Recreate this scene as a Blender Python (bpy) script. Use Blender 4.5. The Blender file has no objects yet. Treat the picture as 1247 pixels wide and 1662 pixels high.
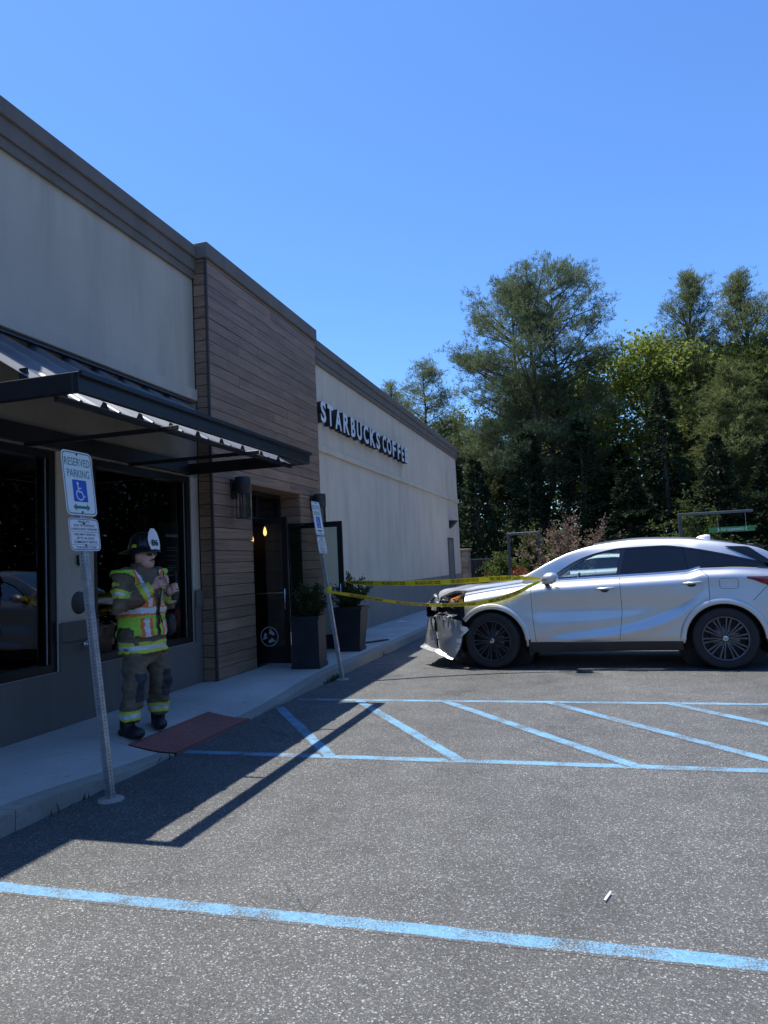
import bpy, bmesh, math, random
import numpy as np
from mathutils import Vector, Matrix
random.seed(7); np.random.seed(7)
SC = bpy.context.scene
COL = SC.collection
rad = math.radians

# ------------------------------------------------------------------ camera
CAM_H = 1.48
yaw, pitch, roll = rad(-16.3057), rad(4.2288), rad(-2.6857)
fw = Vector((math.sin(yaw)*math.cos(pitch), math.cos(yaw)*math.cos(pitch), math.sin(pitch)))
rt = Vector((math.cos(yaw), -math.sin(yaw), 0)); up = rt.cross(fw)
r2 = rt*math.cos(roll)+up*math.sin(roll); u2 = up*math.cos(roll)-rt*math.sin(roll)
cam = bpy.data.cameras.new('camera'); camo = bpy.data.objects.new('camera', cam); COL.objects.link(camo)
camo.matrix_world = Matrix(((r2.x, u2.x, -fw.x, 0), (r2.y, u2.y, -fw.y, 0), (r2.z, u2.z, -fw.z, CAM_H), (0, 0, 0, 1)))
cam.sensor_fit = 'VERTICAL'; cam.sensor_height = 36.0; cam.lens = 36.0*1152/1662
cam.clip_start = 0.05; cam.clip_end = 2000
SC.camera = camo

# ------------------------------------------------------------------ sky, sun, exposure
SUN = Vector((-0.307, 0.12, 1.0)).normalized()
w = bpy.data.worlds.new('World'); SC.world = w; w.use_nodes = True
nt = w.node_tree; bg = nt.nodes['Background']
sky = nt.nodes.new('ShaderNodeTexSky'); sky.sky_type = 'NISHITA'; sky.sun_disc = False
sky.sun_elevation = math.asin(SUN.z); sky.sun_rotation = math.atan2(SUN.x, SUN.y)
sky.altitude = 0; sky.air_density = 1.0; sky.dust_density = 0.35; sky.ozone_density = 2.2
tint = nt.nodes.new('ShaderNodeMix'); tint.data_type = 'RGBA'; tint.blend_type = 'MULTIPLY'; tint.inputs[0].default_value = 1.0
tint.inputs[7].default_value = (.56, .84, 1.20, 1)      # clear, deep blue day: one even tint over the whole sky
nt.links.new(sky.outputs[0], tint.inputs[6]); nt.links.new(tint.outputs[2], bg.inputs[0]); bg.inputs[1].default_value = 0.125
sl = bpy.data.lights.new('sun', 'SUN'); sl.energy = 5.0; sl.angle = rad(0.53); sl.color = (1.0, 0.95, 0.87)
so = bpy.data.objects.new('sun', sl); COL.objects.link(so)
so.rotation_euler = (-SUN).to_track_quat('-Z', 'Y').to_euler()
SC.view_settings.view_transform = 'Standard'; SC.view_settings.look = 'None'
SC.view_settings.exposure = 0.65; SC.view_settings.gamma = 1.0; SC.view_settings.use_curve_mapping = False
SC.cycles.max_bounces = 6; SC.cycles.transparent_max_bounces = 24
SC.cycles.sample_clamp_indirect = 6.0

# ------------------------------------------------------------------ helpers
def tag(o, label=None, cat=None, group=None, kind=None):
    if label: o['label'] = label
    if cat: o['category'] = cat
    if group: o['group'] = group
    if kind: o['kind'] = kind
    return o
def empty(name, loc=(0, 0, 0), rz=0.0):
    o = bpy.data.objects.new(name, None); COL.objects.link(o); o.location = loc; o.rotation_euler = (0, 0, rz)
    o.empty_display_size = 0.1
    return o
class MB:
    def __init__(s): s.v = []; s.f = []; s.m = []; s.sm = []
    def add(s, vs, fs, mi=0, smooth=False):
        b = len(s.v); s.v += [tuple(v) for v in vs]
        for f in fs: s.f.append(tuple(b+i for i in f)); s.m.append(mi); s.sm.append(smooth)
        return s
    def box(s, x0, x1, y0, y1, z0, z1, mi=0):
        vs = [(x, y, z) for x in (x0, x1) for y in (y0, y1) for z in (z0, z1)]
        return s.add(vs, [(0, 1, 3, 2), (4, 6, 7, 5), (0, 4, 5, 1), (2, 3, 7, 6), (0, 2, 6, 4), (1, 5, 7, 3)], mi)
    def bev(s, x0, x1, y0, y1, z0, z1, b=.004, mi=0):
        bm = bmesh.new(); bmesh.ops.create_cube(bm, size=1)
        for v in bm.verts: v.co = ((x0+x1)/2+v.co.x*(x1-x0), (y0+y1)/2+v.co.y*(y1-y0), (z0+z1)/2+v.co.z*(z1-z0))
        bmesh.ops.bevel(bm, geom=list(bm.edges), offset=b, segments=1, affect='EDGES')
        return s.bm(bm, mi)
    def bm(s, bm, mi=0, smooth=False):
        bm.verts.index_update(); s.add([v.co for v in bm.verts], [[v.index for v in f.verts] for f in bm.faces], mi, smooth); bm.free(); return s
    def ring(s, ps, closed=True):
        pass
    def tube(s, pts, r, n=8, mi=0, cap=True):
        pts = [Vector(p) for p in pts]; N = len(pts); rr = r if isinstance(r, (list, tuple)) else [r]*N
        vs = []; prev = None
        for i, p in enumerate(pts):
            t = (pts[min(i+1, N-1)]-pts[max(i-1, 0)]).normalized()
            if prev is None: a = t.orthogonal().normalized()
            else: a = (prev-t*prev.dot(t)); a = a.normalized() if a.length > 1e-6 else t.orthogonal().normalized()
            prev = a; b = t.cross(a)
            for k in range(n):
                q = 2*math.pi*k/n; vs.append(p+(a*math.cos(q)+b*math.sin(q))*rr[i])
        fs = [(i*n+k, i*n+(k+1) % n, (i+1)*n+(k+1) % n, (i+1)*n+k) for i in range(N-1) for k in range(n)]
        s.add(vs, fs, mi, True)
        if cap: s.add(vs[:n], [tuple(range(n))[::-1]], mi); s.add(vs[-n:], [tuple(range(n))], mi)
        return s
    def lathe(s, prof, axis='z', c=(0, 0, 0), n=24, mi=0, smooth=True):
        vs = []
        for r, h in prof:
            for k in range(n):
                q = 2*math.pi*k/n; a, b = r*math.cos(q), r*math.sin(q)
                vs.append({'z': (c[0]+a, c[1]+b, c[2]+h), 'y': (c[0]+a, c[1]+h, c[2]-b), 'x': (c[0]+h, c[1]+a, c[2]+b)}[axis])
        fs = [(i*n+k, i*n+(k+1) % n, (i+1)*n+(k+1) % n, (i+1)*n+k) for i in range(len(prof)-1) for k in range(n)]
        return s.add(vs, fs, mi, smooth)
    def grid(s, P, mi=0, smooth=True, flip=False):
        n, m = len(P), len(P[0]); vs = [p for row in P for p in row]
        fs = [(i*m+j, i*m+j+1, (i+1)*m+j+1, (i+1)*m+j) for i in range(n-1) for j in range(m-1)]
        if flip: fs = [f[::-1] for f in fs]
        return s.add(vs, fs, mi, smooth)
    def build(s, name, mats, parent=None, recalc=False):
        me = bpy.data.meshes.new(name); me.from_pydata(s.v, [], s.f)
        if not isinstance(mats, (list, tuple)): mats = [mats]
        for m in mats: me.materials.append(m)
        me.polygons.foreach_set('material_index', s.m); me.polygons.foreach_set('use_smooth', s.sm); me.update()
        if recalc:
            bm = bmesh.new(); bm.from_mesh(me); bmesh.ops.recalc_face_normals(bm, faces=bm.faces); bm.to_mesh(me); bm.free()
        o = bpy.data.objects.new(name, me); COL.objects.link(o); o.parent = parent
        return o
def inst(name, mesh, parent=None, M=None):
    o = bpy.data.objects.new(name, mesh); COL.objects.link(o); o.parent = parent
    if M is not None: o.matrix_local = M
    return o
def copy_tree(o, parent=None):
    c = o.copy(); COL.objects.link(c); c.parent = parent
    for ch in [x for x in bpy.data.objects if x.parent == o]: copy_tree(ch, c)
    return c

# ------------------------------------------------------------------ materials
class NT:
    def __init__(s, name):
        s.mat = bpy.data.materials.new(name); s.mat.use_nodes = True; s.t = s.mat.node_tree
        s.p = s.t.nodes['Principled BSDF']; s.out = s.t.nodes['Material Output']
    def n(s, typ, **kw):
        nd = s.t.nodes.new('ShaderNode'+typ)
        for k, v in kw.items():
            if k.startswith('i_'): nd.inputs[k[2:].replace('_', ' ')].default_value = v
            else: setattr(nd, k, v)
        return nd
    def l(s, a, b): s.t.links.new(a, b)
    def coord(s, scale=(1, 1, 1), world=False):
        m = s.n('Mapping'); m.inputs['Scale'].default_value = scale
        if world: s.l(s.n('NewGeometry').outputs['Position'], m.inputs['Vector'])
        else: s.l(s.n('TexCoord').outputs['Object'], m.inputs['Vector'])
        return m.outputs[0]
    def noise(s, vec, scale, detail=4, rough=.55):
        nd = s.n('TexNoise'); nd.inputs['Scale'].default_value = scale; nd.inputs['Detail'].default_value = detail
        nd.inputs['Roughness'].default_value = rough; s.l(vec, nd.inputs['Vector']); return nd.outputs['Fac']
    def ramp(s, fac, stops):
        r = s.n('ValToRGB'); e = r.color_ramp.elements
        while len(e) < len(stops): e.new(0.5)
        for k, (p, c) in enumerate(stops):
            e[k].position = p; e[k].color = (tuple(c)[:3] if isinstance(c, (tuple, list)) else (c, c, c))+(1,)
        s.l(fac, r.inputs[0]); return r.outputs[0]
    def mix(s, fac, a, b, mode='MIX'):
        m = s.n('Mix', data_type='RGBA', blend_type=mode)
        for sock, v in ((m.inputs[0], fac), (m.inputs[6], a), (m.inputs[7], b)):
            if hasattr(v, 'links'): s.l(v, sock)
            elif isinstance(v, (int, float)): sock.default_value = v
            else: sock.default_value = tuple(v)[:3]+(1,)
        return m.outputs[2]
    def bump(s, h, strength=.3, dist=.01):
        b = s.n('Bump'); b.inputs['Strength'].default_value = strength; b.inputs['Distance'].default_value = dist
        s.l(h, b.inputs['Height']); s.l(b.outputs[0], s.p.inputs['Normal'])
    def rand(s): return s.n('ObjectInfo').outputs['Random']
def simple(name, col, rough=.6, metal=0, var=.15, scale=8, bump=0, bscale=60, coat=0, spec=.5, vscale=(1, 1, 1), objvar=0):
    t = NT(name); c = t.coord(vscale)
    col = tuple(col)
    f = t.noise(c, scale)
    dk = tuple(x*(1-var) for x in col); lt = tuple(min(1, x*(1+var)) for x in col)
    cc = t.ramp(f, [(.3, dk), (.7, lt)])
    if objvar:
        cc = t.mix(1.0, cc, t.ramp(t.rand(), [(0, 1-objvar), (1, 1.0)]), 'MULTIPLY')
    t.l(cc, t.p.inputs['Base Color'])
    t.p.inputs['Roughness'].default_value = rough; t.p.inputs['Metallic'].default_value = metal
    t.p.inputs['Specular IOR Level'].default_value = spec
    if coat: t.p.inputs['Coat Weight'].default_value = coat; t.p.inputs['Coat Roughness'].default_value = .04
    if bump: t.bump(t.noise(c, bscale, 5), bump, .004)
    return t.mat
def asphalt_nodes(t):
    c = t.coord(world=True)
    v = t.n('TexVoronoi'); v.inputs['Scale'].default_value = 165; t.l(c, v.inputs['Vector'])
    sep = t.n('SeparateColor'); t.l(v.outputs['Color'], sep.inputs[0])
    stone = t.ramp(sep.outputs[0], [(0, .036), (.55, .058), (.82, .095), (.92, .19), (1, .46)])
    v2 = t.n('TexVoronoi'); v2.inputs['Scale'].default_value = 260; t.l(c, v2.inputs['Vector'])
    sep2 = t.n('SeparateColor'); t.l(v2.outputs['Color'], sep2.inputs[0])
    fine = t.ramp(sep2.outputs[1], [(0, .045), (.7, .075), (.93, .12), (1, .20)])
    col = t.mix(.42, stone, fine)
    big = t.noise(c, .35, 5); col = t.mix(1, col, t.ramp(big, [(.3, (.90, .92, .90)), (.7, (1.30, 1.32, 1.27))]), 'MULTIPLY')
    mid = t.noise(c, 2.6, 6, .7); col = t.mix(1, col, t.ramp(mid, [(.32, .78), (.66, 1.16)]), 'MULTIPLY')
    st = t.noise(c, .9, 3, .5); col = t.mix(1, col, t.ramp(st, [(.30, .62), (.36, 1.0)]), 'MULTIPLY')      # old drips
    pol = t.coord((.55, .12, 1), world=True); col = t.mix(1, col, t.ramp(t.noise(pol, 1.4, 3), [(.35, .90), (.7, 1.12)]), 'MULTIPLY')
    w1 = t.n('TexVoronoi', feature='DISTANCE_TO_EDGE'); w1.inputs['Scale'].default_value = .33
    wv = t.n('VectorMath', operation='ADD'); nz = t.n('TexNoise'); nz.inputs['Scale'].default_value = 1.3; nz.inputs['Detail'].default_value = 6; t.l(c, nz.inputs['Vector']); t.l(c, wv.inputs[0]); t.l(nz.outputs['Color'], wv.inputs[1]); t.l(wv.outputs[0], w1.inputs['Vector'])
    crk = t.ramp(w1.outputs['Distance'], [(.0012, .45), (.0035, 1.0)]); msk = t.ramp(t.noise(c, .4, 2), [(.52, 0), (.56, 1)])
    col = t.mix(msk, col, t.mix(1, col, crk, 'MULTIPLY'))
    h = t.n('Math', operation='ADD'); t.l(v.outputs['Distance'], h.inputs[0]); t.l(t.noise(c, 160, 3), h.inputs[1])
    return c, col, h.outputs[0], sep.outputs[1]
def m_asphalt():
    t = NT('asphalt'); c, col, h, rnd = asphalt_nodes(t)
    t.l(col, t.p.inputs['Base Color'])
    t.l(t.ramp(rnd, [(0, .45), (.5, .8), (1, .95)]), t.p.inputs['Roughness']); t.bump(h, .55, .006); return t.mat
def t_half(t, s):
    h = t.n('Math', operation='MULTIPLY'); t.l(s, h.inputs[0]); h.inputs[1].default_value = .5; return h.outputs[0]
def m_bluepaint(wear=.5):
    t = NT('blue_marking_paint'); c, col, h, rnd = asphalt_nodes(t)
    n1 = t.noise(c, 110, 5, .8); n2 = t.noise(c, 4, 4, .6)
    a = t.n('Math', operation='MULTIPLY_ADD'); t.l(n2, a.inputs[0]); a.inputs[1].default_value = .55; t.l(n1, a.inputs[2])
    at_ = t.n('Attribute', attribute_name='cover'); a2 = t.n('Math', operation='MULTIPLY_ADD'); t.l(at_.outputs['Fac'], a2.inputs[0]); a2.inputs[1].default_value = .75; t.l(a.outputs[0], a2.inputs[2])
    f = t.ramp(t_half(t, a2.outputs[0]), [((wear+.93)/2, 0.0), ((wear+1.05)/2, 1.0)])
    blue = t.ramp(t.noise(c, 30, 3), [(.3, (.095, .27, .44)), (.7, (.16, .38, .58))])
    t.l(t.mix(f, col, t.mix(.18, blue, col)), t.p.inputs['Base Color']); t.p.inputs['Roughness'].default_value = .7; t.bump(h, .4, .005); return t.mat
def m_concrete(name, col, stain=.5):
    t = NT(name); c = t.coord(world=True)
    a = t.noise(c, 1.1, 6, .6); b = t.noise(c, 60, 4, .7)
    cc = t.ramp(a, [(.3, tuple(x*.78 for x in col)), (.72, tuple(x*1.12 for x in col))])
    cc = t.mix(stain*.5, cc, t.ramp(b, [(.3, .35), (.7, 1.1)]), 'MULTIPLY')
    sp = t.noise(c, 7, 5, .75); cc = t.mix(1, cc, t.ramp(sp, [(.27, .6), (.40, 1)]), 'MULTIPLY')
    t.l(cc, t.p.inputs['Base Color']); t.p.inputs['Roughness'].default_value = .88; t.bump(b, .3, .003); return t.mat
def m_stucco(name, col):
    t = NT(name); c = t.coord(world=True)
    a = t.noise(c, .8, 5, .6); b = t.noise(c, 90, 5, .7)
    c2 = t.coord((1.6, 1.6, .22), world=True); st = t.noise(c2, 1.8, 5, .65)
    cc = t.ramp(a, [(.3, tuple(x*.92 for x in col)), (.7, tuple(x*1.06 for x in col))])
    cc = t.mix(1, cc, t.ramp(st, [(.25, .80), (.5, .98), (.8, 1.06)]), 'MULTIPLY')
    t.l(cc, t.p.inputs['Base Color']); t.p.inputs['Roughness'].default_value = .9; t.bump(b, .35, .004); return t.mat
def m_wood():
    t = NT('wood_cladding'); oi = t.n('ObjectInfo')
    c = t.coord((1, 1, 1), world=True)
    off = t.n('VectorMath', operation='MULTIPLY_ADD'); 
    comb = t.n('CombineXYZ'); t.l(oi.outputs['Random'], comb.inputs[0]); t.l(oi.outputs['Random'], comb.inputs[1]); t.l(oi.outputs['Random'], comb.inputs[2])
    t.l(comb.outputs[0], off.inputs[0]); off.inputs[1].default_value = (37, 53, 91); t.l(c, off.inputs[2])
    m1 = t.n('Mapping'); m1.inputs['Scale'].default_value = (6, 1.6, 60); t.l(off.outputs[0], m1.inputs[0])
    grain = t.noise(m1.outputs[0], 1.0, 8, .65)
    m2 = t.n('Mapping'); m2.inputs['Scale'].default_value = (1, 1.1, 3.5); t.l(off.outputs[0], m2.inputs[0])
    blot = t.noise(m2.outputs[0], 1.3, 4, .6)
    cc = t.ramp(grain, [(.25, (.135, .080, .050)), (.5, (.285, .182, .118)), (.78, (.39, .268, .182))])
    cc = t.mix(1, cc, t.ramp(blot, [(.25, (.72, .70, .70)), (.75, (1.2, 1.18, 1.18))]), 'MULTIPLY')
    cc = t.mix(1, cc, t.ramp(oi.outputs['Random'], [(0, (.84, .80, .77)), (.5, (1.0, .97, .95)), (1, (1.16, 1.12, 1.09))]), 'MULTIPLY')
    t.l(cc, t.p.inputs['Base Color']); t.p.inputs['Roughness'].default_value = .55; t.bump(grain, .25, .003); return t.mat
def m_glass(name, tint=(.9, .95, .93), base=.035, rough=0.0):
    t = NT(name); t.t.nodes.remove(t.p)
    tr = t.n('BsdfTransparent'); tr.inputs[0].default_value = tint+(1,)
    gl = t.n('BsdfGlossy'); gl.inputs['Roughness'].default_value = rough; gl.inputs[0].default_value = (1, 1, 1, 1)
    fr = t.n('Fresnel'); fr.inputs['IOR'].default_value = 1.52
    a = t.n('Math', operation='ADD'); t.l(fr.outputs[0], a.inputs[0]); a.inputs[1].default_value = base
    mx = t.n('MixShader'); t.l(a.outputs[0], mx.inputs[0]); t.l(tr.outputs[0], mx.inputs[1]); t.l(gl.outputs[0], mx.inputs[2])
    t.l(mx.outputs[0], t.out.inputs[0]); return t.mat
def m_leaf(name, lo, hi, trans=.35, scale=.6):
    t = NT(name); c = t.coord(world=True); f = t.noise(c, scale, 4, .6); f2 = t.noise(c, 9, 2)
    col = t.ramp(f, [(.32, lo), (.68, hi)]); col = t.mix(1, col, t.ramp(f2, [(.3, .75), (.7, 1.2)]), 'MULTIPLY')
    t.l(col, t.p.inputs['Base Color']); t.p.inputs['Roughness'].default_value = .65; t.p.inputs['Specular IOR Level'].default_value = .15
    tl = t.n('BsdfTranslucent'); t.l(col, tl.inputs[0]); mx = t.n('MixShader'); mx.inputs[0].default_value = trans
    t.l(t.p.outputs[0], mx.inputs[1]); t.l(tl.outputs[0], mx.inputs[2]); t.l(mx.outputs[0], t.out.inputs[0]); return t.mat
def m_emit(name, col, s):
    t = NT(name); t.p.inputs['Emission Color'].default_value = col+(1,); t.p.inputs['Emission Strength'].default_value = s; t.p.inputs['Base Color'].default_value = col+(1,); return t.mat

ASPH = m_asphalt(); BLUE = m_bluepaint(.50); BLUE2 = m_bluepaint(.60)
CONC = m_concrete('sidewalk_concrete', (.47, .46, .43)); KERBM = m_concrete('kerb_concrete', (.36, .34, .29), .8)
STUC_L = m_stucco('stucco_grey', (.56, .485, .39)); STUC_R = m_stucco('stucco_beige', (.74, .61, .455))
SKIRT = m_stucco('stucco_dark_base', (.155, .135, .115)); SKIRT_R = m_stucco('stucco_brown_base', (.27, .235, .195))
CORN = m_stucco('cornice_brown', (.20, .17, .145)); WOOD = m_wood()
BLACKM = simple('black_painted_metal', (.012, .013, .015), .38, 0, .25, 3, .04, 90)
DKFRAME = simple('dark_bronze_frame', (.010, .010, .012), .35, .2, .2, 3)
STEEL = simple('galvanised_steel', (.50, .51, .52), .42, .85, .18, 22, .05, 80)
CHROME = simple('brushed_metal', (.62, .62, .63), .22, 1, .06, 5)
WHITEP = simple('white_paint', (.80, .80, .80), .45, 0, .04, 4)
PANE = m_glass('window_glass', (.55, .60, .60), .0)
DOORPANE = m_glass('door_glass', (.72, .78, .76), .03)
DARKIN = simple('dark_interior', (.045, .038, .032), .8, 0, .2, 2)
# ------------------------------------------------------------------ ground
ZS = .13          # sidewalk height
XW, XK = -4.80, -3.40
g = MB(); n = 48
g.add([(-500, -500, 0), (500, -500, 0), (500, 700, 0), (-500, 700, 0)], [(0, 1, 2, 3)])
tag(g.build('asphalt_lot', ASPH), kind='structure')
def drop(y):
    def ss(a, b, v): t = max(0, min(1, (v-a)/(b-a))); return t*t*(3-2*t)
    return ss(3.45, 5.3, y)*(1-ss(6.7, 8.9, y))
def swz(x, y):
    fx = max(0, min(1, (x+4.25)/.80)); fx = fx*fx*(3-2*fx)
    return ZS-(ZS-.018)*drop(y)*fx
sw = tag(empty('sidewalk', (-4.1, 8, 0)), kind='structure')
def slab(x0, x1, y0, y1, mat, name, parent, skip=None, edge=True, wob=0.0):
    m = MB(); g_ = .004; nx = max(2, int((x1-x0)/.08)); ny = max(2, int((y1-y0)/.12))
    xs = np.linspace(x0+g_, x1-g_, nx+1); ys = np.linspace(y0+g_, y1-g_, ny+1)
    P = []
    for i, x in enumerate(xs):
        row = []
        for j, y in enumerate(ys):
            z = swz(x, y); e = (i in (0, nx)) or (j in (0, ny))
            row.append((x, y, z-(.004 if e else 0)))
        P.append(row)
    m.grid(P, 0, False)
    per = [P[i][0] for i in range(nx+1)]+[P[nx][j] for j in range(1, ny+1)]+[P[i][ny] for i in range(nx-1, -1, -1)]+[P[0][j] for j in range(ny-1, 0, -1)]
    k = len(per); off = [(p[0]+(random.uniform(-wob, wob) if p[0] > XK-.02 else 0), p[1], -.02) for p in per]
    m.add(per+off, [(i, k+i, k+(i+1) % k, (i+1) % k) for i in range(k)])
    o = m.build(name, mat, None); o.parent = parent; o.matrix_parent_inverse = Matrix.Translation((4.1, -8, 0))
    return o
ycuts = [-6, -3, -.6, 1.6, 3.0, 5.2, 6.5, 8.6, 10.2, 12.0, 14, 16, 18.2, 20.4, 22.6, 24.8, 27]
for a, b in zip(ycuts[:-1], ycuts[1:]):
    if (a, b) == (5.2, 6.5):
        slab(XW, -3.86, a, b, CONC, 'slab', sw); slab(-3.52, -3.52+.001, a, b, CONC, 'slab', sw) if False else None
    else: slab(XW, -3.56, a, b, CONC, 'slab', sw)
for a, b in ((-6, -3), (-3, -.6), (-.6, 1.2), (1.2, 3.53), (3.53, 5.2), (6.5, 8.6), (8.6, 11.6), (11.6, 14.6), (14.6, 17.6), (17.6, 20.6), (20.6, 23.6), (23.6, 27)):
    slab(-3.56, XK, a, b, KERBM, 'kerb_stone', sw, wob=.008)
# warning pad with truncated domes
padm = m_concrete('red_tactile_pad', (.30, .11, .09), .5)
pm = MB(); P = [[(x, y, swz(x, y)+.004) for y in np.linspace(5.204, 6.496, 14)] for x in np.linspace(-3.856, XK+.01, 10)]
pm.grid(P, 0, False)
pm.add([(XK+.01, 5.204, swz(XK, 5.2)), (XK+.01, 6.496, swz(XK, 6.5)), (XK+.01, 6.496, -.02), (XK+.01, 5.204, -.02)], [(0, 1, 2, 3)])
for x in np.arange(-3.82, XK-.01, .059):
    for y in np.arange(5.24, 6.48, .059):
        z = swz(x, y)+.004; a = [(x+.019*math.cos(q), y+.019*math.sin(q), z-.001) for q in np.arange(6)*math.pi/3]
        b = [(x+.010*math.cos(q), y+.010*math.sin(q), z+.006) for q in np.arange(6)*math.pi/3]
        pm.add(a+b, [(i, (i+1) % 6, 6+(i+1) % 6, 6+i) for i in range(6)]+[tuple(range(6, 12))])
pad = pm.build('tactile_pad', padm); pad.parent = sw; pad.matrix_parent_inverse = Matrix.Translation((4.1, -8, 0))
# weeds and dirt along the kerb
grass = MB()
for (yy, nn) in ((8.75, 60), (8.95, 40), (4.0, 6), (5.1, 6), (11.2, 12)):
    for k in range(nn):
        x = XK+.01+abs(random.gauss(0, .02)); y = yy+random.gauss(0, .09); h = random.uniform(.02, .085); a = random.uniform(0, 6.28); d = random.uniform(.01, .05)
        dx, dy = math.cos(a), math.sin(a); wd = .006
        grass.add([(x-dy*wd, y+dx*wd, 0), (x+dy*wd, y-dx*wd, 0), (x+dx*d*.6, y+dy*d*.6, h*.8), (x+dx*d, y+dy*d, h)], [(0, 1, 3, 2)])
LEAFG = m_leaf('weed_green', (.05, .075, .02), (.10, .13, .04))
tag(grass.build('kerb_weeds', LEAFG), 'tufts of green weeds growing along the kerb', 'weeds', kind='stuff')
# painted lines
def line(p, q, wd, mat, z=.004):
    p, q = Vector(p), Vector(q); d = (q-p).normalized(); s = Vector((-d.y, d.x)); m = MB(); N = max(2, int((q-p).length/.10)); cols = (-.66, -.42, 0, .42, .66)
    m.grid([[(*(p+(q-p)*i/N+s*(wd*k+random.uniform(-.004, .004))), z*.3) for i in range(N+1)] for k in cols], 0, False, True)
    o = m.build('painted_line', mat); at_ = o.data.attributes.new('cover', 'FLOAT', 'POINT'); at_.data.foreach_set('value', [c_ for c_ in (0., 1., 1., 1., 0.) for _ in range(N+1)]); return tag(o, kind='structure')
line((XK+.42, 2.89), (6.5, 2.89), .095, BLUE)
line((XK+.02, 5.32), (6.5, 5.32), .10, BLUE, .004)
line((-3.33, 7.56), (6.5, 7.50), .10, BLUE, .004)
for k, (x0, x1) in enumerate(((-3.50, -2.10), (-2.58, -1.07), (-1.60, .17), (-.52, 1.28), (.62, 2.42), (1.75, 3.55), (2.9, 4.7))):
    x0 = max(x0, -3.36); line((x0, 7.50 if k else 7.12), (x1, 5.34), .105, BLUE, .008)
line((-3.30, 10.35), (-1.7, 10.30), .08, BLUE2, .004)
line((-3.30, 12.6), (1.5, 12.55), .09, BLUE2, .004)
lm = simple('white_litter', (.75, .74, .70), .7)
b_ = MB().tube([(-.055, 3.26, .007), (-.03, 3.34, .007)], .006, 8); tag(b_.build('litter_stick', lm), 'small white stick lying on the asphalt', 'litter')

# ------------------------------------------------------------------ building
bld = tag(empty('cafe_building', (XW, 10, 0)), 'single storey grey and beige stucco cafe with dark cornice and wood clad entrance', 'building')
def mworld(q):
    return (mworld(q.parent) @ q.matrix_parent_inverse if q.parent else Matrix.Identity(4)) @ q.matrix_basis
def part(mb, name, mats, parent=bld, **k):
    o = mb.build(name, mats, None, **k); o.parent = parent
    o.matrix_parent_inverse = mworld(parent).inverted(); return o
YW0, YW1, YB = 7.97, 11.71, 26.3
XB = -22
# left wall around two windows (Y 3.3..5.50 and 6.00..7.82, z .64..2.70)
ZH, ZSI = 2.69, .635
m = MB()
m.box(XW-.22, XW, -6, YW0, 3.68, 5.42); m.box(XW-.22, XW, -6, YW0, ZS-.2, ZSI)
m.box(XW-.22, XW, 5.50, 6.00, ZSI, ZH); m.box(XW-.22, XW, 7.82, YW0, ZSI, ZH); m.box(XW-.22, XW, -6, 3.2, ZSI, ZH)
part(m, 'wall', STUC_L)
part(MB().box(XW-.22, XW, -6, YW0, ZH, 3.68), 'lower_wall', m_stucco('stucco_awning_shade', (.27, .235, .195)))  # wall band under the awning, its shade put into a darker stucco colour
m = MB(); m.box(XW-.22, XW, YW0, YB, 2.72, 5.42); m.box(XW-.22, XW, YW1-.3, YB, ZS-.2, 2.72); m.box(XW-.22, XW, YW0, 9.05, ZS-.2, 2.72)
part(m, 'wall', STUC_R)
m = MB(); m.box(XB, XW-.22, -6, -5.8, 0, 5.4); m.box(XB, XW-.22, YB-.2, YB, 0, 5.42); m.box(XB, XB+.2, -5.8, YB-.2, 0, 5.4); part(m, 'outer_wall', STUC_R)
m = MB(); m.box(XB, XW-.2, -5.8, YB-.2, 5.0, 5.2); part(m, 'roof', simple('roof_membrane', (.25, .25, .25), .9))
# dark base, in pieces round the windows
m = MB(); Zk = 1.07
m.box(XW, XW+.025, -6, 5.50, ZS-.1, ZSI-.003); m.box(XW, XW+.025, 5.50, 6.0, ZS-.1, Zk); m.box(XW, XW+.025, 6.0, 7.82, ZS-.1, ZSI-.003); m.box(XW, XW+.025, 7.82, YW0-.002, ZS-.1, Zk)
m.box(XW+.025, XW+.05, 5.50, 6.0, Zk-.17, Zk+.01); m.box(XW+.025, XW+.05, 7.82, YW0-.004, Zk-.0, Zk+.2)
part(m, 'base_band', SKIRT)
m = MB(); m.box(XW, XW+.025, YW1+.002, 24.0, ZS-.1, 1.02); m.box(XW, XW+.025, 24.95, YB, ZS-.1, 1.02); part(m, 'base_band', SKIRT_R)
# ledges
m = MB(); m.bev(XW, XW+.05, -6, YW0-.003, 3.68, 3.83, .006); part(m, 'ledge', STUC_L)
m = MB(); m.bev(XW, XW+.05, YW1+.003, YB+.03, 3.64, 3.765, .006); part(m, 'ledge', STUC_R)
# cornice: stepped profile
def cornice(y0, y1):
    m = MB(); m.box(XW-.02, XW+.04, y0, y1, 5.30, 5.40); m.box(XW-.02, XW+.065, y0, y1, 5.40, 5.565); m.bev(XW-.25, XW+.10, y0, y1, 5.565, 5.725, .008); part(m, 'cornice', CORN)
cornice(-6, YW0-.003); cornice(YW1+.003, YB+.1)
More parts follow.
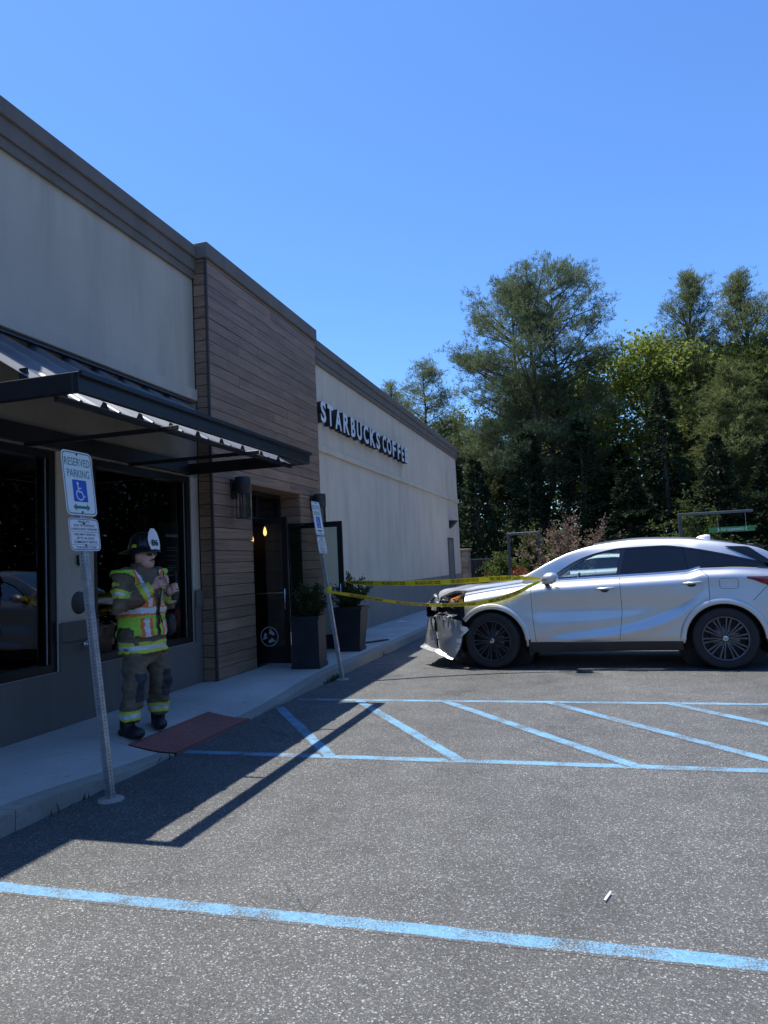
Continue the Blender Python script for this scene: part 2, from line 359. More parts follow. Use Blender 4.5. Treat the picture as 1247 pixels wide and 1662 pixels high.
# wood portal
XF = -4.58
m = MB(); m.box(XW, XF-.022, YW0+.022, 9.05-.022, ZS-.1, 5.55); m.box(XW, XF-.022, 10.77+.022, YW1-.01, ZS-.1, 5.55); m.box(XW, XF-.022, 9.05-.022, 10.77+.022, 2.70+.022, 5.55)
portal = part(m, 'wood_portal', simple('portal_core', (.02, .016, .014), .8))
m = MB(); m.bev(XW-.25, XF+.035, YW0-.03, YW1+.03, 5.555, 5.76, .008); part(m, 'portal_cap', CORN)
PITCH = .1475; z = ZS+.005; row = 0
def plank(x0, x1, y0, y1, z0, z1): part(MB().bev(x0, x1, y0, y1, z0, z1, .0035), 'plank', WOOD, portal)
while z < 5.54:
    z1 = min(z+PITCH-.007, 5.55)
    segs = [(YW0+.024, YW1)] if z1 > 2.72 else [(YW0+.024, 9.05), (10.77, YW1)]
    if z < 2.70 < z1: segs = [(YW0+.024, 9.05), (10.77, YW1)]; z1 = 2.70
    for a, b in segs:
        cuts = [a]
        if b-a > 2.2:
            c = a+random.choice((.5, .8, 1.4, 1.9, 2.4)); cuts.append(c)
            if b-c > 2.0: cuts.append(c+random.uniform(1.0, b-c-.5))
        cuts.append(b)
        for p, q in zip(cuts[:-1], cuts[1:]): plank(XF-.022, XF+random.uniform(-.002, .002), p+.0012, q-.0012, z, z1)
    plank(XW+.027, XF-.024, YW0+random.uniform(0, .002), YW0+.022, z, z1)            # near return
    if z1 <= 2.701:
        plank(-5.02, XF-.024, 10.77, 10.77+.022, z, z1)                                # far reveal of the doorway
        plank(-5.02, XF-.024, 9.05-.022, 9.05, z, z1)
    row += 1; z = z1+.007
part(MB().box(XF-.03, XF+.004, YW0-.006, YW0+.022, ZS-.1, 5.55), 'corner_trim', simple('trim_brown', (.06, .045, .04), .6), portal)
m = MB(); m.box(-5.02, XF-.004, 9.05, 10.77, 2.70, 2.722); part(m, 'soffit', WOOD, portal)
# windows
def window(y0, y1, z0, z1, bl=True, name='window'):
    f = MB(); fw_ = .075; xo, xi = XW-.015, XW-.15
    f.bev(xi, xo, y0, y0+fw_, z0, z1); f.bev(xi, xo, y1-fw_, y1, z0, z1); f.bev(xi, xo, y0+fw_, y1-fw_, z0, z0+fw_); f.bev(xi, xo, y0+fw_, y1-fw_, z1-fw_, z1)
    f.box(xo-.03, xo-.022, y1-fw_-.03, y1-fw_-.022, z0+fw_, z1-fw_, 1)
    fo = part(f, name, [DKFRAME, STEEL])
    p = MB(); p.box(xi+.05, xi+.058, y0+fw_, y1-fw_, z0+fw_, z1-fw_); part(p, 'pane', PANE, fo)
    if bl:
        s = MB(); zz = z1-.1
        while zz > z0+.1:
            s.add([(xi+.002, y0+.08, zz), (xi+.002, y1-.38, zz), (xi+.030, y1-.38, zz-.010), (xi+.030, y0+.08, zz-.010)], [(0, 1, 2, 3)]); zz -= .042
        tag(part(s, 'blind_slats', simple('blind_slats', (.22, .20, .17), .5), fo), kind='stuff')
    return fo
window(3.2, 5.50, ZSI, ZH); w2 = window(6.0, 7.82, ZSI, ZH)
part(MB().box(XW, XW+.012, 3.2, 7.82, ZH, ZH+.012), 'head_flashing', simple('flashing_tan', (.22, .20, .17), .5))
# printed notices stuck inside the second window
nm = simple('notice_black', (.012, .012, .014), .5); nt_ = simple('notice_print', (.30, .32, .33), .6); rd = simple('notice_red', (.42, .05, .05), .6)
nx = XW-.094
m = MB(); m.box(nx-.004, nx-.002, 7.28, 7.68, .85, 2.10, 0)
def hb(y0, y1, z0, z1, mi): m.box(nx-.0018, nx-.0008, y0, y1, z0, z1, mi)
hb(7.40, 7.66, 1.93, 1.965, 1)
for zz, l in ((1.80, .22), (1.77, .22), (1.70, .2), (1.65, .2), (1.58, .16), (1.56, .18), (1.54, .13), (1.52, .11), (1.47, .22), (1.30, .14), (1.27, .08), (1.16, .14), (1.12, .12), (1.07, .14)): hb(7.42, 7.42+l, zz, zz+.007, 1)
hb(7.60, 7.66, 1.24, 1.31, 1)
vs = [(nx-.0006, 7.60+.075*math.cos(q), .97+.085*math.sin(q)) for q in np.arange(20)*math.pi/10]; m.add(vs, [tuple(range(20))], 2)
for k in range(3): m.box(nx-.0004, nx+.0002, 7.55, 7.65, .94+.027*k, .95+.027*k, 0)
part(m, 'window_notice', [nm, nt_, rd], w2)
# interior room
m = MB(); m.box(-13, XW-.4, -5.5, 12.5, -.02, .12); part(m, 'floor', simple('interior_floor', (.10, .085, .07), .5))
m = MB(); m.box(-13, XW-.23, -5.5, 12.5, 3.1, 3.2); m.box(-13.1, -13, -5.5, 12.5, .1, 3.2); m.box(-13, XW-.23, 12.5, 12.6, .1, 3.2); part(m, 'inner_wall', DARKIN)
m = MB(); m.box(-8.6, -8.0, 4.0, 10.0, .12, 1.15); m.box(-8.8, -7.9, 3.9, 10.1, 1.15, 1.2); part(m, 'counter', simple('counter_wood', (.10, .06, .035), .5))
BULB = m_emit('bulb_glow', (1.0, .50, .16), 2.5)
for (x, y, zb_, lb_) in ((-6.20, 12.2, 2.04, 'lower of two bare amber bulbs hanging inside the doorway'), (-5.73, 11.8, 2.14, 'upper of two bare amber bulbs hanging inside the doorway')):
    b_ = MB().lathe([(.004, .13), (.014, .11), (.030, .05), (.034, .02), (.024, -.02), (.002, -.04)], 'z', (x, y, zb_), 10)
    t_ = tag(empty('pendant_lamp', (x, y, 3.1)), lb_, 'lamp', 'pendant bulbs inside the cafe')
    o = b_.build('bulb', BULB); o.parent = t_; o.matrix_parent_inverse = Matrix.Translation((-x, -y, -3.1))
    o = MB().tube([(x, y, 3.1), (x, y, zb_+.13)], .004, 5).build('cord', BLACKM); o.parent = t_; o.matrix_parent_inverse = Matrix.Translation((-x, -y, -3.1))
# doorway: frame with transom, two leaves standing open
XD = -4.98
m = MB(); a, b = 9.05, 10.77
m.box(XD-.05, XD+.05, a, a+.06, ZS, 2.70); m.box(XD-.05, XD+.05, b-.06, b, ZS, 2.70); m.box(XD-.05, XD+.05, a+.06, b-.06, 2.22, 2.30); m.box(XD-.05, XD+.05, a+.06, b-.06, 2.63, 2.70); m.box(XD-.05, XD+.05, (a+b)/2-.02, (a+b)/2+.02, 2.30, 2.63)
dfr = part(m, 'door_frame', DKFRAME)
part(MB().box(XD-.006, XD, a+.06, b-.06, 2.30, 2.63), 'pane', PANE, dfr)
part(MB().box(XD-.06, XF+.02, a+.002, b-.002, ZS-.01, ZS+.012), 'threshold', CHROME, dfr)
def leaf(hx, hy, wd, ang, label):
    t = empty('door', (hx, hy, ZS+.012)); t.parent = bld; t.matrix_parent_inverse = Matrix.Translation(-Vector(bld.location)); t.rotation_euler = (0, 0, ang); t['label'] = label
    def P(mb, n_, mt, par=t):
        o = mb.build(n_, mt, None); o.parent = par; return o
    H = 2.075; s = .085
    m = MB(); m.bev(0, s, -.022, .022, 0, H); m.bev(wd-s, wd, -.022, .022, 0, H); m.bev(s, wd-s, -.022, .022, 0, .26); m.bev(s, wd-s, -.022, .022, H-.09, H); P(m, 'frame', DKFRAME)
    g_ = P(MB().box(s, wd-s, -.004, .004, .26, H-.09), 'pane', DOORPANE)
    P(MB().tube([(s-.05, -.035, 1.01), (wd-.03, -.035, 1.01)], .012, 8), 'push_bar', CHROME)
    P(MB().box(.0, wd, -.026, -.0225, .0, .03), 'door_sweep', CHROME)
    P(MB().tube([(.06, -.03, H-.05), (.36, -.05, H-.03)], .010, 6), 'closer_arm', CHROME)
    P(MB().tube([(wd-.045, -.022, 1.06), (wd-.045, -.07, 1.06), (wd-.045, -.07, .78), (wd-.045, -.022, .78)], .011, 8), 'pull_handle', CHROME)
    P(MB().box(wd-.004, wd+.004, -.018, .018, .28, .46), 'lock_plate', CHROME)
    return t, g_
l1, g1 = leaf(XD+.04, 9.24, .80, rad(0), 'near glass door leaf standing open with a round white arrow decal')
l2, g2 = leaf(XD+.12, 10.74, .98, rad(4), 'far glass door leaf standing open behind the planters')
# round decal with three chasing arrows on the near leaf
dm = simple('decal_white', (.34, .38, .42), .6); d = MB(); cx_, cz_ = .47, .40
for q in range(40):
    a0, a1 = q*math.pi/20, (q+1)*math.pi/20
    d.add([(cx_+r*math.cos(t_), -.0055, cz_+r*math.sin(t_)) for r, t_ in ((.125, a0), (.125, a1), (.138, a1), (.138, a0))], [(0, 1, 2, 3)])
for k in range(3):
    a = k*2*math.pi/3+.3
    for j in range(6):
        a0, a1 = a+j*.24, a+(j+1)*.24
        r0, r1 = (.045, .088) if j < 4 else (.045-.012*(5-j)-.006, .088+.012*(5-j)+.008)
        d.add([(cx_+r*math.cos(t_), -.0055, cz_+r*math.sin(t_)) for r, t_ in ((r0, a0), (r0, a1 if j < 5 else a1-.1), (r1 if j < 5 else r0+.02, a1 if j < 5 else a1-.1), (r1, a0))], [(0, 1, 2, 3)])
o = d.build('decal', dm); o.parent = g1
# rear service door, wall light, small wall fixtures
m = MB(); m.box(XW-.02, XW+.015, 24.0, 24.95, ZS, 2.28); sd = part(m, 'service_door', simple('door_taupe', (.22, .19, .16), .6))
part(MB().box(XW+.015, XW+.03, 24.0, 24.06, ZS, 2.30).box(XW+.015, XW+.03, 24.89, 24.95, ZS, 2.30).box(XW+.015, XW+.03, 24.06, 24.89, 2.24, 2.30), 'frame', simple('door_frame_taupe', (.12, .10, .09), .6), sd)
part(MB().box(XW+.015, XW+.05, 24.80, 24.84, 1.05, 1.2), 'handle', CHROME, sd)
t_ = tag(empty('wall_light', (XW, 24.6, 2.8)), 'dark wedge shaped wall light above the service door', 'lamp')
o = MB().add([(0, -.18, .12), (0, .18, .12), (.26, .18, .10), (.26, -.18, .10), (0, -.18, -.16), (0, .18, -.16)], [(0, 1, 2, 3), (0, 3, 4), (1, 5, 2), (3, 2, 5, 4), (0, 4, 5, 1)]).build('housing', BLACKM); o.parent = t_
o = MB().box(.0, .22, -.14, .14, .104-.02, .108-.012).build('lens', WHITEP); o.parent = t_
def fixture(name, mb, mat_, loc, label, cat): o = mb.build(name, mat_); o.location = loc; tag(o, label, cat); return o
fixture('electrical_box', MB().bev(0, .045, -.055, .055, -.05, .05, .008).box(.045, .05, -.03, .03, -.03, .03), BLACKM, (XW, 5.80, 1.66), 'small black box on the pier between the windows', 'box')
fixture('round_wall_plate', MB().lathe([(0, .03), (.07, .03), (.085, .012), (.105, .010), (.11, 0)], 'x', n=24), simple('bronze_plate', (.05, .045, .04), .5), (XW, 5.78, 1.25), 'round dark plate on the pier below the black box', 'plate')
fixture('hose_tap', MB().tube([(.02, 0, 0), (.11, 0, 0), (.14, 0, -.05)], .014, 8).lathe([(.02, 0), (.035, .01), (.035, .02), (.02, .03)], 'x', (.06, -.05, .03), 12).lathe([(.035, .0), (.035, .01)], 'x', (.0, 0, 0), 12), CHROME, (XW+.025, 5.80, .83), 'chrome hose tap low on the dark wall base', 'tap')

# ------------------------------------------------------------------ awning
aw = tag(empty('metal_awning', (XW, 5.8, 2.7)), 'black steel awning with ribbed metal roof over the windows', 'awning')
def apart(mb, n_, mt, **k): return part(mb, n_, mt, aw, **k)
AX, A0, A1 = -3.15, 3.82, 7.75
apart(MB().bev(AX-.05, AX, A0, A1, 2.70, 2.835, .004).box(AX, AX+.03, A0, A1, 2.805, 2.837), 'front_beam', BLACKM)
apart(MB().bev(XW, AX-.05, A0, A0+.05, 2.70, 2.835, .004), 'end_beam', BLACKM)
apart(MB().bev(XW, AX-.05, A1-.05, A1, 2.70, 2.835, .004), 'end_beam', BLACKM)
apart(MB().bev(XW, XW+.06, A0+.05, A1-.05, 2.71, 2.865, .004), 'wall_ledger', BLACKM)
RX = -3.36    # lower edge of the ribbed roof
zlo, zhi = 2.712, 3.60
apart(MB().box(RX-.03, RX+.005, A0+.05, A1-.05, 2.668, 2.700), 'edge_angle', BLACKM)
for k in range(5):
    y = A0+.5+k*.73; 
    if k in (1, 3): apart(MB().bev(XW+.06, AX-.05, y-.012, y+.012, 2.66, 2.698, .003), 'tie_rod', BLACKM)
RIBM = simple('awning_ribbed_metal', (.17, .18, .20), .32, .55, .1)
npan = 9; pw = (A1-A0-.1)/npan
for k in range(npan):
    y0 = A0+.05+k*pw; prof = [(0, 0), (.030, .045), (.070, .045), (.10, 0), (.10+(pw-.1)*.33, .0), (.10+(pw-.1)*.36, .010), (.10+(pw-.1)*.42, .010), (.10+(pw-.1)*.45, 0), (pw, 0)]
    m = MB(); A = []; B = []
    for dy, dz in prof: A.append((RX, y0+dy, zlo+dz)); B.append((XW+.002, y0+dy, zhi+dz))
    m.grid([A, B], 0, False); m.grid([[(x, y, z-.004) for x, y, z in A], [(x, y, z-.004) for x, y, z in B]], 0, False, True)
    apart(m, 'roof_panel', RIBM)
    m = MB(); m.add([(RX+.001, y0+dy, zlo+dz) for dy, dz in prof[:4]], [(0, 1, 2, 3)]); apart(m, 'shaded_rib_cap', BLACKM)  # rib ends closed in black, standing for the shade on them
apart(MB().add([(XW+.005, A0, zhi+.03), (XW+.005, A1+.1, zhi+.03), (XW+.09, A1+.1, zhi+.015), (XW+.09, A0, zhi+.015), (XW+.005, A0, zhi+.085), (XW+.005, A1+.1, zhi+.085)], [(0, 3, 2, 1), (4, 5, 2, 3), (0, 4, 3), (1, 2, 5)]), 'wall_flashing', simple('flashing_dark', (.05, .052, .058), .5))
apart(MB().box(RX-.32, RX-.26, A0+.055, A0+.075, 2.835, 2.93), 'panel_clip', BLACKM)

# ------------------------------------------------------------------ text helper, wall letters
def text_mesh(s, size=1.0, extrude=0.0, offset=0.0, align='CENTER', sx=1.0, res=3, space=1.0):
    cu = bpy.data.curves.new('t', 'FONT'); cu.body = s; cu.size = size; cu.extrude = extrude; cu.offset = offset; cu.align_x = align; cu.align_y = 'CENTER'; cu.resolution_u = res; cu.space_character = space
    ob = bpy.data.objects.new('t', cu); me = bpy.data.meshes.new_from_object(ob); bpy.data.objects.remove(ob); bpy.data.curves.remove(cu)
    if sx != 1.0:
        for v in me.vertices: v.co.x *= sx
    return me
def bbox(me):
    a = np.array([v.co[:] for v in me.vertices]); return a.min(0), a.max(0)
LET_F = simple('letter_white_face', (.82, .83, .84), .4, 0, .03); LET_S = simple('letter_black_return', (.012, .013, .016), .5)
sign = tag(empty('wall_letter_sign', (XW, 15.2, 4.4)), 'white channel letters with black sides high on the beige wall', 'sign')
ys = [12.04, 12.40, 12.80, 13.27, 13.74, 14.12, 14.58, 15.04, 15.52, 16.03, 16.40, 16.90, 17.38, 17.77, 18.10]
ye = [12.36, 12.74, 13.22, 13.68, 14.06, 14.50, 14.98, 15.48, 15.86, 16.36, 16.84, 17.26, 17.70, 18.04, 18.42]
Z0, Z1 = 4.155, 4.56
for ch, a, b in zip('STARBUCKSCOFFEE', ys, ye):
    me = text_mesh(ch, 1, .06, .034); lo, hi = bbox(me); sx = (b-a-.05)/(hi[0]-lo[0]); sz = (Z1-Z0)/(hi[1]-lo[1])
    for v in me.vertices: v.co = ((v.co.x-lo[0])*sx, (v.co.y-lo[1])*sz, v.co.z)
    me.materials.append(LET_S); me.materials.append(LET_F)
    for p in me.polygons: p.material_index = 1 if p.normal.z > .9 else 0
    o = bpy.data.objects.new('letter', me); COL.objects.link(o); o.parent = sign
    o.matrix_local = Matrix(((0, 0, 1, .092), (1, 0, 0, a+.02-15.2), (0, 1, 0, Z0-4.4), (0, 0, 0, 1)))
# ------------------------------------------------------------------ wall lamps either side of the door
def sconce(y, label):
    t = tag(empty('wall_sconce', (XF, y, 2.45)), label, 'wall lamp', 'cylinder lamps beside the entrance')
    def P(mb, n_, mt): o = mb.build(n_, mt); o.parent = t
    P(MB().bev(0, .02, -.07, .07, -.0, .26, .004).bev(.02, .06, -.03, .03, .1, .2, .004), 'back_plate', BLACKM)
    P(MB().lathe([(0, .28), (.10, .28), (.105, .27), (.105, .06), (.098, .055), (0, .055)], 'z', (.15, 0, 0), 28), 'shade', simple('lamp_black', (.018, .02, .026), .5))
    P(MB().lathe([(.088, .056), (.088, -.27)], 'z', (.15, 0, 0), 28), 'glass_cylinder', m_glass('lamp_glass', (.42, .40, .42), .02, .1))
    m = MB().tube([(.15, -.006, .05), (.15, -.006, -.27)], .007, 6); m.lathe([(.0, -.272), (.094, -.272), (.094, -.262), (.0, -.262)], 'z', (.15, 0, 0), 28); P(m, 'stem', BLACKM)
    for q in range(4):
        a = q*math.pi/2+.5; P(MB().tube([(.15+.092*math.cos(a), .092*math.sin(a), .06), (.15+.092*math.cos(a), .092*math.sin(a), -.27)], .004, 4), 'cage_bar', BLACKM)
sconce(8.50, 'black cylinder wall lamp on wood to the left of the doorway'); sconce(11.27, 'black cylinder wall lamp to the right of the doorway, behind the leaning sign')
# ------------------------------------------------------------------ cars
from mathutils import noise as mnoise
def spl(xs, ys):
    xs = np.array(xs, float); ys = np.array(ys, float); h = np.diff(xs); dl = np.diff(ys)/h; mm = np.zeros(len(xs))
    mm[0], mm[-1] = dl[0], dl[-1]
    for i in range(1, len(xs)-1):
        mm[i] = 0 if dl[i-1]*dl[i] <= 0 else 2*dl[i-1]*dl[i]/(dl[i-1]+dl[i])
    def f(x):
        x = min(max(x, xs[0]), xs[-1]); i = min(int(np.searchsorted(xs, x, side='right'))-1, len(xs)-2); t = (x-xs[i])/h[i]
        return float((2*t**3-3*t*t+1)*ys[i]+(t**3-2*t*t+t)*h[i]*mm[i]+(-2*t**3+3*t*t)*ys[i+1]+(t**3-t*t)*h[i]*mm[i+1])
    return f
def sstep(a, b, v): t = max(0., min(1., (v-a)/(b-a))); return t*t*(3-2*t)
def m_paint(name, col, metal, rough):
    t = NT(name); c = t.coord(); f = t.noise(c, 2.0, 3)
    t.l(t.ramp(f, [(.3, tuple(x*.95 for x in col)), (.7, tuple(min(1, x*1.04) for x in col))]), t.p.inputs['Base Color'])
    t.p.inputs['Metallic'].default_value = metal; t.p.inputs['Roughness'].default_value = rough
    t.p.inputs['Coat Weight'].default_value = 1.0; t.p.inputs['Coat Roughness'].default_value = .03
    return t.mat
SILVER = m_paint('silver_metallic_paint', (.56, .575, .595), .80, .42)
GLOSSB = simple('gloss_black_trim', (.008, .008, .010), .12, 0, .2, 4, coat=.6)
PLAST = simple('black_plastic', (.018, .018, .019), .55, 0, .25, 6, .1, 120)
PRIV = simple('privacy_glass', (.004, .005, .007), .03, 0, .05, 2, spec=.6)
CLEAR = m_glass('car_glass', (.70, .80, .78), .02)
TYREM = simple('tyre_rubber', (.016, .016, .017), .75, 0, .3, 9, .15, 100)
RIMM = simple('dark_grey_wheel', (.12, .125, .14), .30, .7, .15, 5)
RIMD = simple('black_wheel', (.055, .058, .065), .35, .6, .15, 5)
SEATM = simple('seat_leather', (.03, .028, .027), .6)
REDL = simple('tail_lamp_red', (.22, .010, .015), .08, 0, .2, 6, coat=1)
AMBER = simple('amber_reflector', (.48, .14, .025), .25)
SCRAPE = None
def m_scrape(lo=.80, hi=.93):
    t = NT('scraped_silver_plastic'); c = t.coord((1, 1, 1)); c2 = t.coord((3, 3, 22))
    a = t.noise(c2, 2.6, 8, .75); b = t.noise(c, 5, 4)
    mm_ = t.n('Math', operation='MULTIPLY_ADD'); t.l(a, mm_.inputs[0]); mm_.inputs[1].default_value = .75; t.l(b, mm_.inputs[2])
    f = t.ramp(mm_.outputs[0], [(lo, 0), (hi, 1)])
    t.l(t.mix(f, (.44, .45, .465), (.78, .78, .77)), t.p.inputs['Base Color'])
    f2 = t.ramp(t.noise(c2, 4.5, 6, .7), [(.60, 0), (.68, 1)])
    t.p.inputs['Metallic'].default_value = .72; t.p.inputs['Roughness'].default_value = .40; t.p.inputs['Coat Weight'].default_value = .5; t.bump(a, .15, .004); return t.mat
SCRAPE = m_scrape(); SCRAPE2 = m_scrape(.97, 1.10)
WB = 2.88; TR = .38
zbelt = spl([-.95, -.75, -.4, 0, .4, .7, 1.2, 1.7, 2.2, 2.5, 2.68, 3.0, 3.4, 3.7, 3.92], [.80, .92, 1.0, 1.06, 1.11, 1.14, 1.16, 1.175, 1.19, 1.205, 1.245, 1.245, 1.215, 1.18, 1.08])
ymax = spl([-.98, -.85, -.6, -.3, 0, .5, 1.5, 2.4, 2.9, 3.3, 3.6, 3.85, 3.93], [.52, .72, .86, .93, .95, .945, .94, .95, .955, .935, .89, .76, .60])
zsill = spl([-.98, -.6, .5, 2.4, 3.4, 3.7, 3.93], [.30, .25, .30, .33, .34, .38, .48])
crease = spl([.45, .9, 1.6, 2.1, 2.5, 2.8], [.30, .40, .49, .60, .80, 1.02])
def yside(x, z):
    zt = zbelt(x); Y = ymax(x); u = z-zt
    sh = .075*sstep(-.13, 0.0, u)**1.5                       # rounding in to the belt
    conc = .030*math.exp(-((z-.78)/.13)**2)*sstep(.3, .8, x)*(1-sstep(2.2, 2.75, x))   # hollow of the doors
    low = .055*sstep(.42, .26, z) if z < .42 else 0
    cz = crease(x); k = sstep(.45, 1.0, x)*(1-sstep(2.35, 2.75, x))
    fl = .022*k*math.exp(-((z-cz+.05)/.055)**2) - .016*k*math.exp(-((z-cz-.06)/.06)**2)
    arch = .020*math.exp(-((x-WB)/.62)**4)*sstep(1.1, .75, z)+.018*math.exp(-(x/.6)**4)*sstep(1.0, .7, z)
    return Y-.025-sh-conc-low+fl+arch
AR = .455
def archz(x, xc):
    d = abs(x-xc); zc = .36
    return zc+math.sqrt(max(0, AR*AR-d*d)) if d < AR else -1
def zlow(x): return max(zsill(x), archz(x, 0), archz(x, WB))
xsta = sorted(set([round(v, 4) for v in list(np.linspace(-.98, 3.93, 110))+[xc+AR*math.cos(q) for xc in (0, WB) for q in np.linspace(0.001, math.pi-.001, 41)]+[xc+s*(AR+.0005) for xc in (0, WB) for s in (-1, 1)]]))
def ygreen(x, z): return yside(x, zbelt(x))-.015-(z-zbelt(x))*.46-.05*sstep(2.9, 3.6, x)
zroofc = spl([.05, .37, .8, 1.09, 1.44, 1.97, 2.4, 2.71, 3.04, 3.35, 3.6, 3.86], [1.15, 1.235, 1.44, 1.565, 1.648, 1.690, 1.675, 1.645, 1.585, 1.515, 1.36, 1.13])
ztop = spl([.72, .85, 1.0, 1.21, 1.45, 1.74, 2.24, 2.48, 2.9, 3.2, 3.42], [1.145, 1.215, 1.32, 1.43, 1.505, 1.548, 1.555, 1.525, 1.43, 1.345, 1.285])
zlowg = lambda x: zbelt(x)+.012
def make_car(damaged=True, paint=SILVER):
    root = empty('car')
    def P(mb, n_, mt, par=root, rc=False):
        o = mb.build(n_, mt, None, recalc=rc); o.parent = par; return o
    x_front = -.37 if damaged else -.98
    # ---- body sides, one strip of columns per station
    body = MB()
    for s in (-1, 1):
        rows = []
        xs_ = [x for x in xsta if (x >= x_front or s > 0)]
        for x in xs_:
            a, b = zlow(x), zbelt(x); rows.append([(x, s*yside(x, a+(b-a)*t), a+(b-a)*t) for t in np.linspace(0, 1, 30)])
        body.grid(rows, 0, True, s > 0)
    # fender top and cowl up to the hood edge, shoulder under the glass
    for s in (-1, 1):
        xs_ = [x for x in xsta if x >= x_front and x <= .75]
        body.grid([[(x, s*(yside(x, zbelt(x))-d), zbelt(x)+.020*math.sin(min(1, d/.10)*1.57)+d*.05) for d in (0, .012, .03, .06, .10, .15, .2)] for x in xs_], 0, True, s > 0)
        xs_ = [x for x in xsta if x >= .75]
        body.grid([[(x, s*(yside(x, zbelt(x))-d), zbelt(x)+.006*min(1, d/.02)) for d in (0, .008, .02, .05)] for x in xs_], 0, True, s > 0)
    # tail: close off, tailgate
    P0 = []
    for x in [x for x in xsta if x > 3.3]:
        yb = yside(x, zbelt(x)); P0.append([(x, yb*t, zbelt(x)+.01+.02*(1-t*t)) for t in np.linspace(-1, 1, 13)])
    body.grid(P0, 0, True)
    zs = np.linspace(.45, zbelt(3.93), 8); body.grid([[(3.93+.03*(1-t*t), t*yside(3.93, z), z) for t in np.linspace(-1, 1, 11)] for z in zs], 0, True)
    bo = P(body, 'body', paint)
    # dark strip along the sill, underside
    m = MB()
    for s in (-1, 1):
        m.grid([[(x, s*(yside(x, .34)+.008-.03*t*t), .375-.02*(1-sstep(.5, 2.4, x))-.14*t) for t in np.linspace(0, 1, 5)] for x in np.linspace(AR+.03, WB-AR-.03, 24)], 0, True, s > 0)
    m.box(.5, 2.4, -.80, .80, .23, .30); m.box(-.6, 3.7, -.55, .55, .26, .34); m.box(3.35, 3.8, -.7, .7, .32, .5)
    P(m, 'sill_trim', PLAST)
    # wheel wells
    for xc in (0, WB):
        for s in (-1, 1):
            m = MB(); m.grid([[(xc+(AR+.004)*math.cos(q), s*y, .36+(AR+.004)*math.sin(q)) for y in (.50, .925)] for q in np.linspace(-.35, math.pi+.35, 30)], 0, True)
            m.add([(xc+(AR+.1)*math.cos(q), s*.50, .36+(AR+.1)*math.sin(q)) for q in np.linspace(0, 2*math.pi, 25)[:-1]], [tuple(range(24))])
            P(m, 'wheel_well', PLAST)
    # arch lips
    for xc in (0, WB):
        for s in (-1, 1):
            m = MB(); rows = []
            for q in np.linspace(rad(2 if xc else (2 if s > 0 else 4)), rad(178), 44):
                row = []
                for dr, dy in ((-.012, -.03), (-.008, .008), (.0, .014), (.055, .013), (.062, .006), (.064, -.01)):
                    x = xc+(AR+dr)*math.cos(q); z = .36+(AR+dr)*math.sin(q); row.append((x, s*(yside(x, max(z, .40))+dy), z))
                rows.append(row)
            if damaged and xc == 0 and s < 0: rows = rows[:-9]
            m.grid(rows, 0, True, s > 0); P(m, 'arch_lip', paint)
    # hood
    m = MB(); rows = []
    xs_ = np.linspace(-.84, .42, 30)
    for x in xs_:
        yb = (yside(max(x, -.8), zbelt(max(x, -.8)))-.115)*(1-.22*sstep(-.45, -.84, x)); ze = zbelt(x)+.035+.03*sstep(.2, -.7, x)*(1 if damaged else .3); rows.append([])
        for t in np.linspace(-1, 1, 25):
            a = abs(t); z = ze+.055*(1-a**2.2)+.014*math.exp(-((a-.72)/.08)**2)
            if damaged: z += .03*sstep(-.3, -.8, x)*math.sin(t*5+1)+.012*math.sin(x*13+t*4)*sstep(0, -.5, x)
            rows[-1].append((x-.10*(1-a*a)*sstep(.0, -.84, x), t*yb, z))
    m.grid(rows, 0, True); m.grid([[(p[0], p[1], p[2]-.025) for p in rows[0]], rows[0]], 0, True)
    for k in (0, -1): m.grid([[(r[k][0], r[k][1], r[k][2]-.03) for r in rows], [r[k] for r in rows]], 0, True, k == 0)
    P(m, 'hood', paint)
    # engine bay darkness behind the broken front
    m = MB(); m.box(-.58, .4, -.70, .70, .35, .92); m.box(-.74, -.58, -.55, .55, .42, .86); P(m, 'engine_bay', PLAST)
    # ---- cabin
    xg = [x for x in np.linspace(.40, 3.42, 90)]
    roof = MB(); ws = MB(); rows = []
    for s in (-1, 1):
        R1 = []
        for x in np.linspace(.45, 3.80, 110):
            zt = ztop(x) if .72 <= x <= 3.42 else (zbelt(x)+.012 if x < .72 else max(zbelt(x)+.012, 1.285-(x-3.42)*.4))
            yt = ygreen(x, zt); zc = zroofc(x)
            inw = spl([.40, .8, 1.2, 1.45, 3.1, 3.4, 3.8], [.04, .055, .075, .10, .12, .10, .05])(x)
            row = []
            for t in np.linspace(0, 1, 8):
                yy = yt-inw*t; lift = (zc-.035-zt)*(1-(1-t)**2) if zc-.035 > zt else (zc-zt)*t*.3
                row.append((x, s*yy, zt+max(lift, .0)))
            R1.append(row)
        roof.grid(R1, 0, True, s > 0)
        # roof from rail to centre
        R2 = []
        for x, row in zip(np.linspace(.45, 3.80, 110), R1):
            e = row[-1]; zc = max(zroofc(x), e[2]); R2.append([(x, e[1]*(1-t), e[2]+(zc-e[2])*(1-(1-t)**2)) for t in np.linspace(0, 1, 9)])
        k1 = next(i for i, r in enumerate(R2) if r[0][0] > 1.36); k2 = next(i for i, r in enumerate(R2) if r[0][0] > 3.22)
        ws.grid(R2[:k1+1], 0, True, s > 0); roof.grid(R2[k1:k2+1], 0, True, s > 0); rows.append(R2[k2:])
    P(roof, 'roof', paint); P(ws, 'windshield', CLEAR)
    m = MB(); [m.grid(r, 0, True, k) for k, r in enumerate(rows)]; P(m, 'rear_window', PRIV)
    m = MB(); m.grid([[(x, y, zroofc(3.1)-.02+.012*(1-(y/.6)**2)-.13*(x-3.1)) for y in np.linspace(-.60, .60, 11)] for x in np.linspace(3.08, 3.42, 6)], 0, True)
